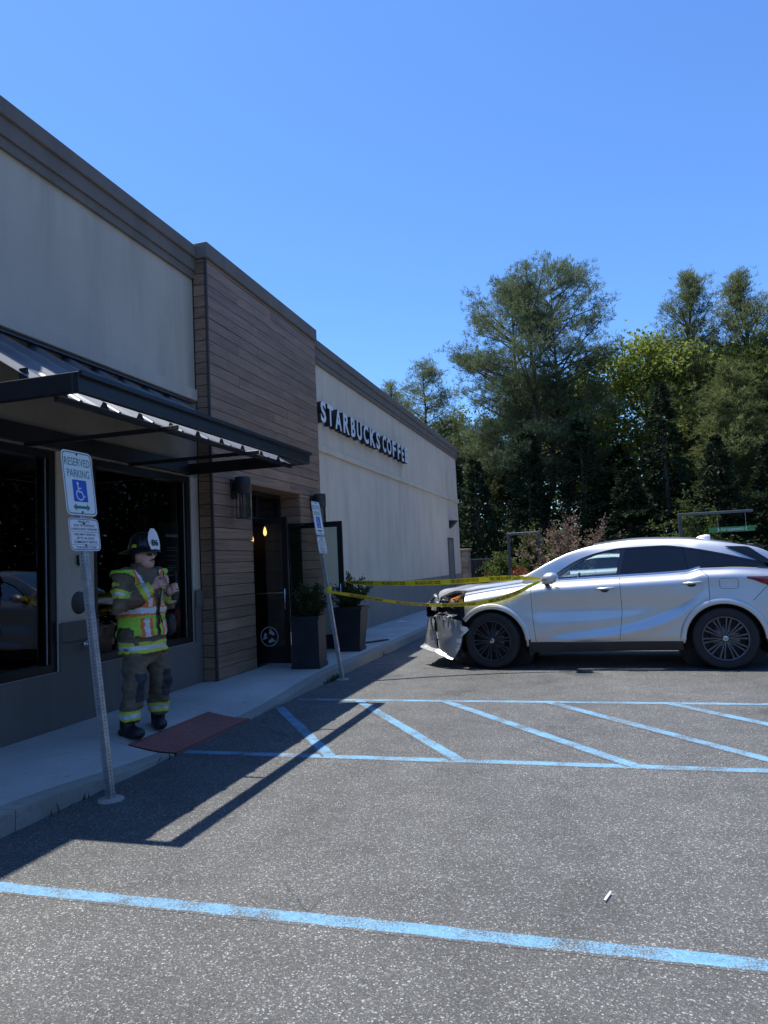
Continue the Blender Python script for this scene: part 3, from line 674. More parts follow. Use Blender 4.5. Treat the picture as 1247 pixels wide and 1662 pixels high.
    m.grid([[(x, y, zroofc(3.1)-.055+.012*(1-(y/.6)**2)-.11*(x-3.1)) for y in np.linspace(-.60, .60, 11)] for x in np.linspace(3.08, 3.42, 6)], 0, True, True)
    m.grid([[(3.42, y, zroofc(3.1)-.062+d+.012*(1-(y/.6)**2)) for y in np.linspace(-.6, .6, 11)] for d in (-.032, 0)], 0, True)
    P(m, 'spoiler', paint)
    # cowl
    m = MB(); m.grid([[(x, y, 1.12+.06*(x-.3)+.05*(1-(y/.8)**2)) for y in np.linspace(-.74, .74, 9)] for x in np.linspace(.34, .62, 4)], 0, True); P(m, 'cowl', PLAST)
    # side glass and pillars
    for s in (-1, 1):
        def patch(x00, x01, x10, x11, off, inset=0, nx_=26, nz=9):      # x00,x01 bottom/top of front edge ; x10,x11 of rear edge
            rows = []
            for u in np.linspace(0, 1, nx_):
                row = []
                for t in np.linspace(0, 1, nz):
                    x = (x00*(1-t)+x01*t)*(1-u)+(x10*(1-t)+x11*t)*u; z0, z1 = zlowg(x)+inset, ztop(x)-inset*.7; z = z0+(max(z1, z0))*0+max(z1-z0, 0)*t
                    row.append((x, s*(ygreen(x, z)+off), z))
                rows.append(row)
            return rows
        side = 'front' if False else ''
        P(MB().grid(patch(1.645, 1.73, 1.70, 1.79, .004), 0, True, s > 0), 'door_pillar', GLOSSB)
        P(MB().grid(patch(.74, .98, 1.645, 1.73, .000, .016), 0, True, s > 0), 'front_window', CLEAR)
        P(MB().grid(patch(1.70, 1.79, 2.52, 2.48, .000, .010), 0, True, s > 0), 'rear_side_window', PRIV)
        P(MB().grid(patch(2.525, 2.485, 3.42, 3.40, .001, .004), 0, True, s > 0), 'quarter_window', PRIV)
        m = MB(); m.grid([[(x, s*(ygreen(x, z)+.004), z) for z in (zlowg(x)-.004, zlowg(x)+.018)] for x in np.linspace(.74, 2.66, 40)], 0, True, s > 0); P(m, 'belt_trim', CHROME if s < 5 else CHROME)
        m = MB(); m.grid([[(x, s*(ygreen(x, z)+.005), z) for z in (ztop(x)-.014, ztop(x)+.006)] for x in np.linspace(.76, 3.38, 60)], 0, True, s > 0); P(m, 'window_trim', GLOSSB)
        # panel gaps: thin dark strips standing 1.5 mm proud of the paint
        def gap(pts, wd=.0055, n_='panel_gap'):
            m = MB(); L = []; R_ = []
            for i, (x, z) in enumerate(pts):
                a = Vector(pts[max(i-1, 0)]); b = Vector(pts[min(i+1, len(pts)-1)]); d = (b-a).normalized(); nn = Vector((-d.y, d.x))*wd/2
                for lst, q in ((L, 1), (R_, -1)): xx, zz_ = x+nn.x*q, z+nn.y*q; lst.append((xx, s*(yside(xx, zz_)+.0015), zz_))
            m.grid([L, R_], 0, True); P(m, n_, GLOSSB)
        ln = lambda a, b, n_=14: [(a[0]+(b[0]-a[0])*t, a[1]+(b[1]-a[1])*t) for t in np.linspace(0, 1, n_)]
        gap(ln((.55, 1.11), (.555, .75))+ln((.555, .74), (.585, .36)))
        gap(ln((1.69, 1.165), (1.695, .75))+ln((1.697, .74), (1.645, .37)))
        gap(ln((2.66, 1.235), (2.735, 1.15), 8)+ln((2.738, 1.14), (2.735, .86)))
        if not damaged: continue
        if s < 0:
            fx0, fx1, fz0, fz1 = 2.86, 3.07, .99, 1.115; r_ = .03
            pts = []
            for (cx_, cz_, a0) in ((fx1-r_, fz1-r_, 0), (fx0+r_, fz1-r_, 90), (fx0+r_, fz0+r_, 180), (fx1-r_, fz0+r_, 270)):
                pts += [(cx_+r_*math.cos(rad(a0+q)), cz_+r_*math.sin(rad(a0+q))) for q in (0, 30, 60, 90)]
            gap(pts+pts[:1], .004, 'fuel_door_gap')
            gap(ln((3.40, 1.02), (3.22, .84)), .005)
        # dark wedge of rear glass wrapping round below the spoiler
        top = spl([2.98, 3.22, 3.36, 3.52], [1.512, 1.498, 1.40, 1.275]); bot = spl([2.98, 3.10, 3.28, 3.41, 3.52], [1.505, 1.445, 1.345, 1.285, 1.262]); m = MB()
        def roofy(x, z):
            zt = ztop(x) if x <= 3.42 else max(zbelt(x)+.012, 1.285-(x-3.42)*.4); yt = ygreen(x, zt); rise = max(zroofc(x)-.035-zt, .02); k_ = 1-math.sqrt(max(0, 1-min(1, max(0, z-zt)/rise)))
            return yt-.12*k_
        m.grid([[(x, s*(roofy(x, z)+.012), z) for z in np.linspace(bot(x), top(x), 8)] for x in np.linspace(2.98, 3.52, 24)], 0, True, s > 0); P(m, 'rear_glass_side', PRIV)
        # tail lamp
        m = MB(); m.grid([[(x, s*(yside(x, z)+.006), z) for z in np.linspace(1.115-.05*(x-3.16)-.10*sstep(3.15, 3.5, x)-.01, 1.13-.03*(x-3.16), 5)] for x in np.linspace(3.17, 3.9, 20)], 0, True, s > 0); P(m, 'tail_lamp', REDL)
        # door handles
        for hx, hz in ((1.51, 1.035), (2.55, 1.07)):
            y0 = yside(hx, hz); m = MB()
            m.tube([(hx-.11, s*(y0+.004), hz-.004), (hx-.09, s*(y0+.030), hz), (hx, s*(y0+.040), hz+.003), (hx+.09, s*(y0+.030), hz+.006), (hx+.11, s*(y0+.004), hz+.006)], [.010, .014, .016, .014, .010], 8)
            P(m, 'door_handle', paint); m = MB(); m.add([(hx-.01+.055*math.cos(q), s*(y0+.003), hz-.012+.036*math.sin(q)) for q in np.arange(16)*math.pi/8], [tuple(range(16))]); P(m, 'handle_cup', PLAST)
        # mirror
        mx, mz, my = .80, 1.20, .93; m = MB(); rows = []
        for q in np.linspace(0, 2*math.pi, 19):
            rows.append([(mx+rx_*(.105*math.cos(q))+dx+.02, s*(my+dy), mz+rz_*.072*math.sin(q)+.012*math.cos(q)) for rx_, rz_, dx, dy in ((.0, .0, 0, .192), (.15, .2, 0, .19), (.7, .75, 0, .18), (1, 1, .0, .13), (1.0, 1.0, .01, .06), (.8, .85, .01, .0), (.3, .3, .01, -.02), (0, 0, .01, -.021))])
        m.grid(rows, 0, True, s < 0); mr = P(m, 'mirror', paint)
        m = MB(); m.grid([[(p[0]+.001, p[1]+s*.002, p[2]) if True else p for p in r[3:5]] for r in rows if r[3][2] < mz-.02], 0, True); P(m, 'mirror_base', PLAST, mr)
        P(MB().tube([(mx-.02, s*(my+.02), mz-.05), (mx-.04, s*.86, mz-.075)], [.03, .035], 8), 'mirror_arm', PLAST, mr)
    # shark fin
    m = MB(); rows = []
    for x, h, wd in ((2.70, .0, .002), (2.76, .035, .02), (2.82, .06, .028), (2.87, .07, .03), (2.885, .068, .03)): rows.append([(x, y*wd, zroofc(x)-.006+h*k) for y, k in ((-1.4, 0), (-.9, .6), (-.3, 1), (.3, 1), (.9, .6), (1.4, 0))])
    m.grid(rows, 0, True); m.add(rows[-1], [tuple(range(6))]); P(m, 'antenna_fin', paint)
    # interior
    m = MB()
    for y in (-.37, .37):
        m.bev(1.25, 1.75, y-.25, y+.25, .45, .72, .05); 
        m.grid([[(1.70+.22*t+dx, y+.24*v*(1-.25*t), .70+.58*t) for v in np.linspace(-1, 1, 5)] for t in np.linspace(0, 1, 6) for dx in (0,)], 0, True)
        m.bev(1.72, 1.86, y-.23, y+.23, .72, 1.02, .05); m.bev(1.80, 1.93, y-.21, y+.21, 1.0, 1.25, .05); m.bev(1.88, 1.97, y-.13, y+.13, 1.27, 1.44, .04)
    m.bev(2.3, 3.0, -.66, .66, .5, 1.10, .05); P(m, 'seats', SEATM)
    m = MB(); m.bev(.55, .98, -.72, .72, .80, 1.10, .05); P(m, 'dashboard', SEATM)
    m = MB(); pts = [(1.12+.08*math.sin(q)*.5, -.37+.185*math.cos(q), 1.06+.17*math.sin(q)) for q in np.linspace(0, 2*math.pi, 25)]; m.tube(pts, .016, 8, cap=False); m.tube([(.9, -.37, 1.0), (1.12, -.37, 1.06)], .03, 8); P(m, 'steering_wheel', SEATM)
    # ---- wheels
    def wheel(xc, s, steer, rim_m):
        W = empty('wheel'); W.parent = root; W.location = (xc, s*.83, TR); W.rotation_euler = (0, 0, steer)
        o_ = -1 if s < 0 else 1
        prof = [(.268, -.09), (.30, -.105), (.345, -.112), (.368, -.10), (.379, -.07), (.380, 0), (.379, .07), (.368, .10), (.345, .112), (.30, .105), (.268, .09)]
        P(MB().lathe(prof, 'y', n=56), 'tyre', TYREM, W)
        m = MB(); m.lathe([(.272, o_*.095), (.266, o_*.103), (.254, o_*.098), (.250, o_*.06), (.246, -o_*.08)], 'y', n=56)
        def spoke(q, wd0, wd1, d0, d1, r0=.045, r1=.253):
            c, s_ = math.cos(q), math.sin(q); vs = []
            for r, wd, d in ((r0, wd0, d0), (.5*(r0+r1), (wd0+wd1)/2, (d0+d1)/2+.006), (r1, wd1, d1)):
                for k, dd in ((-1, -.022), (-.55, 0), (.55, 0), (1, -.022)): vs.append((r*c-k*wd*s_, o_*(d+dd), r*s_+k*wd*c))
            m.add(vs, [(i*4+j, i*4+j+1, (i+1)*4+j+1, (i+1)*4+j) for i in range(2) for j in range(3)])
        for k in range(10):
            q = k*2*math.pi/10+.1
            spoke(q-.105, .009, .017, .072, .088); spoke(q+.105, .009, .017, .072, .088)
        m.lathe([(.0, o_*.085), (.038, o_*.083), (.046, o_*.070), (.055, o_*.05)], 'y', n=24); P(m, 'rim', rim_m, W)
        m = MB(); m.lathe([(.0, o_*.0855), (.026, o_*.0865), (.030, o_*.0845)], 'y', n=20); P(m, 'hub_cap', CHROME, W)
        e = MB()   # small oval emblem on the cap
        for k in range(20):
            a0, a1 = k*math.pi/10, (k+1)*math.pi/10
            e.add([(a*math.cos(t), o_*.0875, a*.75*math.sin(t)) for a, t in ((.016, a0), (.016, a1), (.021, a1), (.021, a0))], [(0, 1, 2, 3)])
        e.add([(-.008, o_*.0875, .009), (-.004, o_*.0875, .009), (-.003, o_*.0875, -.003), (.012, o_*.0875, -.003), (.012, o_*.0875, -.007), (-.011, o_*.0875, -.007)], [(0, 1, 2, 3, 4, 5)]); P(e, 'emblem', PLAST, W)
        m = MB(); m.lathe([(0, o_*.02), (.165, o_*.02), (.165, o_*.0)], 'y', n=32); P(m, 'brake_disc', simple('brake_steel', (.30, .29, .28), .4, .9), W)
        m = MB(); m.bev(.06, .17, o_*.025-.02, o_*.025+.03, -.07, .07, .01); P(m, 'brake_caliper', RIMM, W)
        m = MB(); m.lathe([(0, -o_*.02), (.246, -o_*.02)], 'y', n=32); P(m, 'back_plate', PLAST, W)
    wheel(0, -1, rad(-7 if damaged else 0), RIMD); wheel(0, 1, rad(-7 if damaged else 0), RIMD); wheel(WB, -1, 0, RIMM); wheel(WB, 1, 0, RIMM)
    for xc in (.50, 3.36):
        P(MB().bev(xc-.012, xc+.012, -.93, -.72, .17, .42, .006).bev(xc-.012, xc+.012, .72, .93, .17, .42, .006), 'mud_flap', PLAST)
    return root
def damage(root):
    def P(mb, n_, mt, par=root): o = mb.build(n_, mt, None); o.parent = par; return o
    def crump(n, m_, f, jag=.0, amp=.012, seed=1):
        rg = np.random.RandomState(seed); R_ = []; n *= 2; m_ *= 2
        for i in range(n+1):
            row = []
            for j in range(m_+1):
                p = Vector(f(i/n, j/m_)); q = p*4.2+Vector((seed, seed*1.7, 0)); k = amp*2.2
                g_ = Vector((mnoise.noise(q), mnoise.noise(q+Vector((9, 0, 0))), mnoise.noise(q+Vector((0, 9, 0)))))
                cr = abs(mnoise.noise(q*1.9))                      # sharp folds
                p += g_*k+Vector((0, -1, 0))*(cr-.2)*amp*1.8
                if j in (0, m_) or i in (0, n): p += Vector(rg.normal(0, 1, 3))*jag*.5
                row.append(tuple(p))
            R_.append(row)
        return R_
    # torn bumper cover: bright scraped front panel, grey side panel, dark split between them
    def bil(q00, q10, q11, q01, bul):            # corners: bottom-front, bottom-rear, top-rear, top-front ; bul = outward bulge
        A, B, C_, D = (Vector(v) for v in (q00, q10, q11, q01))
        return lambda u, v: (A*(1-u)*(1-v)+B*u*(1-v)+C_*u*v+D*(1-u)*v)+Vector((-.45, -.9, 0)).normalized()*bul*math.sin(math.pi*u)**.8*math.sin(math.pi*(.1+.85*v))
    def shell(f, n_, nm, mt, amp, jag, seed):
        R_ = crump(n_, n_, f, jag, amp, seed); m = MB(); m.grid(R_, 0, True); m.grid([[(p[0]+.012, p[1]+.022, p[2]+.002) for p in r] for r in R_], 1, True, True); P(m, nm, [mt, PLAST]); return R_
    shell(bil((-1.10, -.44, .285), (-.815, -.76, .255), (-.865, -.70, .67), (-.985, -.43, .755), .035), 10, 'bumper_front_panel', SCRAPE, .007, .008, 3)
    fB = bil((-.775, -.79, .265), (-.545, -.935, .145), (-.41, -.945, .655), (-.83, -.735, .745), .055)
    shell(lambda u, v: fB(u, v)+Vector((.06*u*math.sin(math.pi*v), 0, 0)), 10, 'bumper_side_panel', SCRAPE2, .0035, .003, 5)
    m = MB(); m.grid([[(-.83, -.735, .27), (-.80, -.77, .27)], [(-.85, -.70, .66), (-.82, -.73, .72)]], 0, False); m.box(-.80, -.62, -.70, .5, .30, .62); P(m, 'bumper_split', GLOSSB)
    m = MB(); m.grid([[(-.812, -.775, .40), (-.79, -.79, .40)], [(-.825, -.765, .50), (-.80, -.785, .49)]], 0, False); P(m, 'split_glint', WHITEP)  # bright reflection inside the split, painted as a white sliver
    # far half of the bumper face, sagging
    def f2(u, v): return (-1.10+.115*v-.05*math.sin(u*3.0)+.10*u*u, -.44+1.25*u, .285+.10*u+.47*v-.05*u*v)
    P(MB().grid(crump(12, 6, f2, .010, .012, 7), 0, True, True), 'bumper_face', SCRAPE)
    # folded lower lip, facing up
    edge = [Vector((-1.10, -.44, .285)), Vector((-.95, -.62, .262)), Vector((-.81, -.77, .245)), Vector((-.68, -.87, .195)), Vector((-.545, -.935, .145))]
    def f3(u, v):
        k = u*4; i_ = min(3, int(k)); e = edge[i_].lerp(edge[i_+1], k-i_); return e+Vector((-.055, -.05, -.035))*(1-v)*(1-.55*u)+Vector((0, 0, .012*v))
    P(MB().grid(crump(14, 2, f3, .003, .003, 8), 0, True), 'bumper_lip', SCRAPE2)
    # torn flap beside the tyre
    f4 = bil((-.47, -.95, .40), (-.40, -.955, .45), (-.30, -.96, .545), (-.43, -.95, .61), .01)
    P(MB().grid(crump(6, 6, f4, .006, .004, 9), 0, True), 'torn_flap', SCRAPE2)
    # open headlight cavity with broken pieces
    m = MB(); m.grid([[(x, -.60-.30*sstep(-.95, -.45, x), z) for z in np.linspace(.64, .965, 5)] for x in np.linspace(-.80, -.38, 8)], 0, True); m.box(-.85, -.40, -.72, .6, .60, .66); P(m, 'headlight_cavity', GLOSSB)
    rg = random.Random(4); m = MB()
    for k in range(70):
        x = rg.uniform(-.82, -.48); y = -.66-.28*sstep(-.95, -.45, x)-rg.uniform(0, .03); z = rg.uniform(.85, .95)-.04*(x+.65) if k < 46 else rg.uniform(.68, .76); r_ = rg.uniform(.015, .06)
        m.add([(x+r_*rg.uniform(-1.4, 1.4), y+rg.uniform(-.02, .02), z+r_*rg.uniform(-.6, .6)) for _ in range(4)], [(0, 1, 2), (0, 2, 3)], 0 if rg.random() < .65 else 1)
    P(m, 'broken_headlight', [simple('broken_lens', (.62, .63, .62), .15), GLOSSB])
    m = MB(); m.add([(-.56, -.925, .945), (-.40, -.935, .99), (-.385, -.935, 1.005), (-.45, -.92, 1.0), (-.54, -.91, .965)], [(0, 1, 2, 3, 4)]); m.add([(-.58, -.925, .915), (-.47, -.94, .93), (-.40, -.935, .985), (-.56, -.925, .944)], [(0, 1, 2, 3)]); P(m, 'side_marker', AMBER)
    # crushed nose and grille remains
    shell(bil((-1.055, -.40, .845), (-.80, -.735, .80), (-.80, -.70, .975), (-.90, -.42, 1.005), .02), 6, 'crushed_nose', SCRAPE2, .022, .012, 21)
    P(MB().grid(crump(6, 3, bil((-1.04, -.42, .70), (-.82, -.72, .68), (-.82, -.72, .80), (-1.05, -.41, .85), .0), .01, .02, 23), 0, False), 'grille_piece', GLOSSB)
    def f5(u, v): return (-1.01+.13*v-.04*math.sin(u*3.1), -.60+1.2*u, .84+.15*v+.02*math.sin(u*11))
    P(MB().grid(crump(16, 5, f5, .02, .014, 12), 0, False, True), 'crushed_nose', SCRAPE)
    def f6(u, v): return (-.96-.02*v, -.70+1.3*u, .70+.14*v)
    P(MB().grid(crump(16, 4, f6, .015, .012, 14), 0, False, True), 'grille', GLOSSB)
    # hanging wires and liner
    m = MB(); m.tube([(-.55, -.86, .62), (-.50, -.88, .42), (-.44, -.86, .25), (-.40, -.85, .16)], .008, 5); m.tube([(-.62, -.80, .60), (-.60, -.82, .40), (-.52, -.80, .20)], .012, 5); P(m, 'hanging_wire', PLAST)
    def f7(u, v): return (-.62+.16*u, -.78-.08*u, .12+.42*v)
    P(MB().grid(crump(6, 8, f7, .02, .012, 17), 0, True), 'loose_liner', PLAST)
dbr = MB(); rg_ = random.Random(12)
for k in range(40):
    x = -2.2+rg_.gauss(0, .35); y = 10.2+rg_.gauss(0, .45); r_ = rg_.uniform(.006, .022); dbr.add([(x+r_*rg_.uniform(-1.5, 1.5), y+r_*rg_.uniform(-1.5, 1.5), .003+rg_.uniform(0, .012)) for _ in range(4)], [(0, 1, 2), (0, 2, 3)], k % 2)
tag(dbr.build('crash_debris', [PLAST, SCRAPE]), 'scatter of tiny plastic shards on the asphalt under the crashed bumper', 'debris', kind='stuff')
CAR_O = (-1.36, 10.66, 0); CAR_R = rad(-2.6)
car = make_car(True); car.name = 'crashed_suv'; damage(car); car.location = CAR_O; car.rotation_euler = (0, 0, CAR_R)
tag(car, 'silver crossover car with smashed front bumper wrapped in yellow tape', 'car')
WHITEC = m_paint('white_car_paint', (.78, .79, .80), 0.0, .3)
car2 = make_car(False, WHITEC); car2.name = 'parked_car'; car2.location = (-1.65, 22.9, -.02); car2.rotation_euler = (0, 0, rad(-3)); car2.scale = (1, 1, .90)
tag(car2, 'white car parked beyond the crashed silver car, seen through its windows', 'car')
# ------------------------------------------------------------------ sign posts
SIGNW = simple('sign_white_sheeting', (.70, .73, .75), .35, 0, .05, 12, .03, 200); SGREEN = simple('sign_green', (.01, .20, .13), .4); SBLUE = simple('sign_blue', (.012, .085, .46), .4); SBLACK = simple('sign_black', (.02, .02, .025), .5)
def holed_post(L, w_=.045):
    m = MB(); h = .0254; n_ = int(L/h); r = .0056
    def face(o, ex, ez, nrm):
        for k in range(n_):
            c = o+ez*(k+.5)*h; cor = [c+ex*(sx*w_/2)+ez*(sz*h/2) for sx, sz in ((1, 0), (1, 1), (0, 1), (-1, 1), (-1, 0), (-1, -1), (0, -1), (1, -1))]
            oc = [c+ex*(r*math.cos(q*math.pi/4))+ez*(r*math.sin(q*math.pi/4)) for q in range(8)]
            m.add(cor+oc, [(i, (i+1) % 8, 8+(i+1) % 8, 8+i) for i in range(8)])
    X, Y, Z = Vector((1, 0, 0)), Vector((0, 1, 0)), Vector((0, 0, 1)); q = w_/2
    face(Vector((q, 0, 0)), Y, Z, X); face(Vector((-q, 0, 0)), -Y, Z, -X); face(Vector((0, q, 0)), -X, Z, Y); face(Vector((0, -q, 0)), X, Z, -Y)
    i_ = q-.006; m.box(-.004, .004, -.004, .004, 0, n_*h, 1)
    return m
def rrect(w_, h, r, n_=5):
    p = []
    for cx_, cy_, a in ((w_/2-r, h/2-r, 0), (-w_/2+r, h/2-r, 90), (-w_/2+r, -h/2+r, 180), (w_/2-r, -h/2+r, 270)):
        p += [(cx_+r*math.cos(rad(a+90*k/n_)), cy_+r*math.sin(rad(a+90*k/n_))) for k in range(n_+1)]
    return p
TO_X = Matrix(((0, 0, 1, 0), (1, 0, 0, 0), (0, 1, 0, 0), (0, 0, 0, 1)))
def plate(w_, h, r, edge, edgew=.007, inset=.009):
    p = rrect(w_, h, r); k = len(p); m = MB()
    m.add([(x, y, .001) for x, y in p], [tuple(range(k))]); m.add([(x, y, -.001) for x, y in p], [tuple(range(k))[::-1]], 2)
    m.add([(x, y, .001) for x, y in p]+[(x, y, -.001) for x, y in p], [(i, k+i, k+(i+1) % k, (i+1) % k) for i in range(k)], 2)
    a = rrect(w_-2*inset, h-2*inset, r-inset*.6); b = rrect(w_-2*inset-2*edgew, h-2*inset-2*edgew, r-inset*.6-edgew*.6)
    m.add([(x, y, .0016) for x, y in a]+[(x, y, .0016) for x, y in b], [(i, (i+1) % k, k+(i+1) % k, k+i) for i in range(k)], 1)
    return m
def text_fit(parent, s, w_, h, cy_, mat_, cx_=0, off=.0, name='lettering', z=.002):
    me = text_mesh(s, 1, 0, off); lo, hi = bbox(me); sx = w_/(hi[0]-lo[0]); sy = h/(hi[1]-lo[1])
    for v in me.vertices: v.co = ((v.co.x-(lo[0]+hi[0])/2)*sx+cx_, (v.co.y-(lo[1]+hi[1])/2)*sy+cy_, z)
    me.materials.append(mat_); o = bpy.data.objects.new(name, me); COL.objects.link(o); o.parent = parent; return o
def sign_post(x, y, lean, label, grp, twist=0):
    t = tag(empty('sign_post', (x, y, 0)), label, 'sign', grp); t.rotation_euler = (lean[1], lean[0], twist)
    o = holed_post(2.36).build('post', [STEEL, PLAST]); o.parent = t
    o = MB().lathe([(0, .012), (.075, .012), (.085, .006), (.088, .0)], 'z', n=20).build('base_collar', KERBM); o.parent = t; o.rotation_euler = (0, -lean[0], 0)
    p = plate(.305, .457, .038, SGREEN).build('parking_plate', [SIGNW, SGREEN, STEEL]); p.parent = t
    p.matrix_local = Matrix.Translation((.026, 0, 2.155)) @ TO_X
    text_fit(p, 'RESERVED', .255, .057, .150, SGREEN, -.0, .004); text_fit(p, 'PARKING', .222, .057, .068, SGREEN, .0, .004)
    m = MB(); m.add([(a, b-.055, .0017) for a, b in rrect(.142, .155, .008)], [tuple(range(24))]); q = m.build('blue_square', SBLUE); q.parent = p
    # wheelchair symbol
    m = MB(); Z = .0026; c0 = (-.004, -.083)
    def arc(cx_, cy_, r, a0, a1, wd, n_=18):
        for k in range(n_):
            u0, u1 = rad(a0+(a1-a0)*k/n_), rad(a0+(a1-a0)*(k+1)/n_)
            m.add([(cx_+rr*math.cos(u), cy_+rr*math.sin(u), Z) for rr, u in ((r-wd/2, u0), (r+wd/2, u0), (r+wd/2, u1), (r-wd/2, u1))], [(0, 1, 2, 3)])
    def bar(a, b, wd):
        d = (Vector(b)-Vector(a)).normalized(); s_ = Vector((-d.y, d.x))*wd/2; A, B = Vector(a), Vector(b)
        m.add([(*(A+s_), Z), (*(A-s_), Z), (*(B-s_), Z), (*(B+s_), Z)], [(0, 1, 2, 3)])
    arc(c0[0], c0[1], .036, 120, 345, .009); m.add([(-.020+.0105*math.cos(q_), -.003+.0105*math.sin(q_), Z) for q_ in np.arange(14)*math.pi/7], [tuple(range(14))])
    bar((-.019, -.015), (-.014, -.062), .010); bar((-.017, -.036), (.012, -.036), .008); bar((-.015, -.062), (.016, -.062), .010); bar((.014, -.060), (.032, -.100), .010); bar((.031, -.097), (.045, -.091), .009)
    q = m.build('wheelchair_symbol', SIGNW); q.parent = p
    m = MB(); yy = -.172; m.add([(-.085, yy, .0017), (-.052, yy+.026, .0017), (-.052, yy+.010, .0017), (.052, yy+.010, .0017), (.052, yy+.026, .0017), (.085, yy, .0017), (.052, yy-.026, .0017), (.052, yy-.010, .0017), (-.052, yy-.010, .0017), (-.052, yy-.026, .0017)], [(0, 1, 2, 7, 8, 9) if False else (0, 1, 9), (2, 3, 7, 8), (4, 5, 6)]); q = m.build('double_arrow', SGREEN); q.parent = p
    for zz in (.205, -.205):
        b = MB().lathe([(0, .006), (.006, .005), (.008, 0)], 'z', (0, zz, .001), 10).build('bolt', PLAST); b.parent = p
    p2 = plate(.305, .228, .036, SBLACK, .0045, .006).build('penalty_plate', [SIGNW, SBLACK, STEEL]); p2.parent = t
    p2.matrix_local = Matrix.Translation((.026, 0, 1.792)) @ TO_X
    for s, w_, cy_ in (('PENALTY', .112, .088), ('$250 1ST OFFENSE', .205, .062), ('SUBSEQUENT OFFENSES', .262, .036), ('$250 MIN. AND/OR', .212, -.001), ('UP TO 90 DAYS', .175, -.027), ('COMMUNITY SERVICE', .232, -.053), ('TOW-AWAY ZONE', .205, -.090)):
        text_fit(p2, s, w_, .0175, cy_, SBLACK, 0, .006)
    m = MB(); m.box(-.137, .137, .0165, .0183, .001, .002); m.box(-.137, .137, -.0735, -.0717, .001, .002); q = m.build('rule', SBLACK); q.parent = p2
    for zz in (.075, -.075):
        b = MB().lathe([(0, .006), (.006, .005), (.008, 0)], 'z', (0, zz, .001), 10).build('bolt', PLAST); b.parent = p2
    return t
sign_post(-3.20, 4.13, (rad(-6.4), 0), 'leaning reserved parking sign on a perforated post nearest the camera', 'leaning parking signs at the kerb')
sign_post(-3.28, 8.90, (rad(-7.4), rad(.3)), 'leaning reserved parking sign on a perforated post in front of the planters', 'leaning parking signs at the kerb')

# ------------------------------------------------------------------ planters
def leaf_cloud(pts, dirs, L, W, rng, jit=.5):
    """one diamond leaf per point, numpy; returns verts, faces"""
    n_ = len(pts); d = dirs+rng.normal(0, jit, (n_, 3)); d /= np.linalg.norm(d, axis=1)[:, None]+1e-9
    a = np.cross(d, rng.normal(0, 1, (n_, 3))); a /= np.linalg.norm(a, axis=1)[:, None]+1e-9
    l = (L*rng.uniform(.7, 1.3, n_))[:, None]; w_ = (W*rng.uniform(.7, 1.3, n_))[:, None]
    v = np.stack([pts, pts+d*l*.5+a*w_, pts+d*l, pts+d*l*.5-a*w_], 1).reshape(-1, 3)
    return v, np.arange(n_*4).reshape(-1, 4)
def np_mesh(name, parts_, mats):
    V = []; Fs = []; M_ = []; b = 0
    for v, f, mi in parts_:
        V.append(v); Fs.append(f+b); M_.append(np.full(len(f), mi)); b += len(v)
    V = np.concatenate(V).astype(np.float32); Fs = np.concatenate(Fs).astype(np.int32); M_ = np.concatenate(M_).astype(np.int32)
    me = bpy.data.meshes.new(name); me.vertices.add(len(V)); me.vertices.foreach_set('co', V.ravel()); k = Fs.shape[1]
    me.loops.add(Fs.size); me.loops.foreach_set('vertex_index', Fs.ravel()); me.polygons.add(len(Fs)); me.polygons.foreach_set('loop_start', np.arange(0, Fs.size, k, dtype=np.int32))
    for m_ in mats: me.materials.append(m_)
    me.polygons.foreach_set('material_index', M_); me.update(calc_edges=True); return me
POTM = simple('planter_black', (.014, .016, .020), .45, 0, .3, 5, .06, 40); SOIL = simple('soil', (.03, .02, .015), .9, 0, .4, 30, .6, 60)
SHRUB = m_leaf('boxwood_green', (.018, .032, .010), (.045, .075, .022), .25, 4)
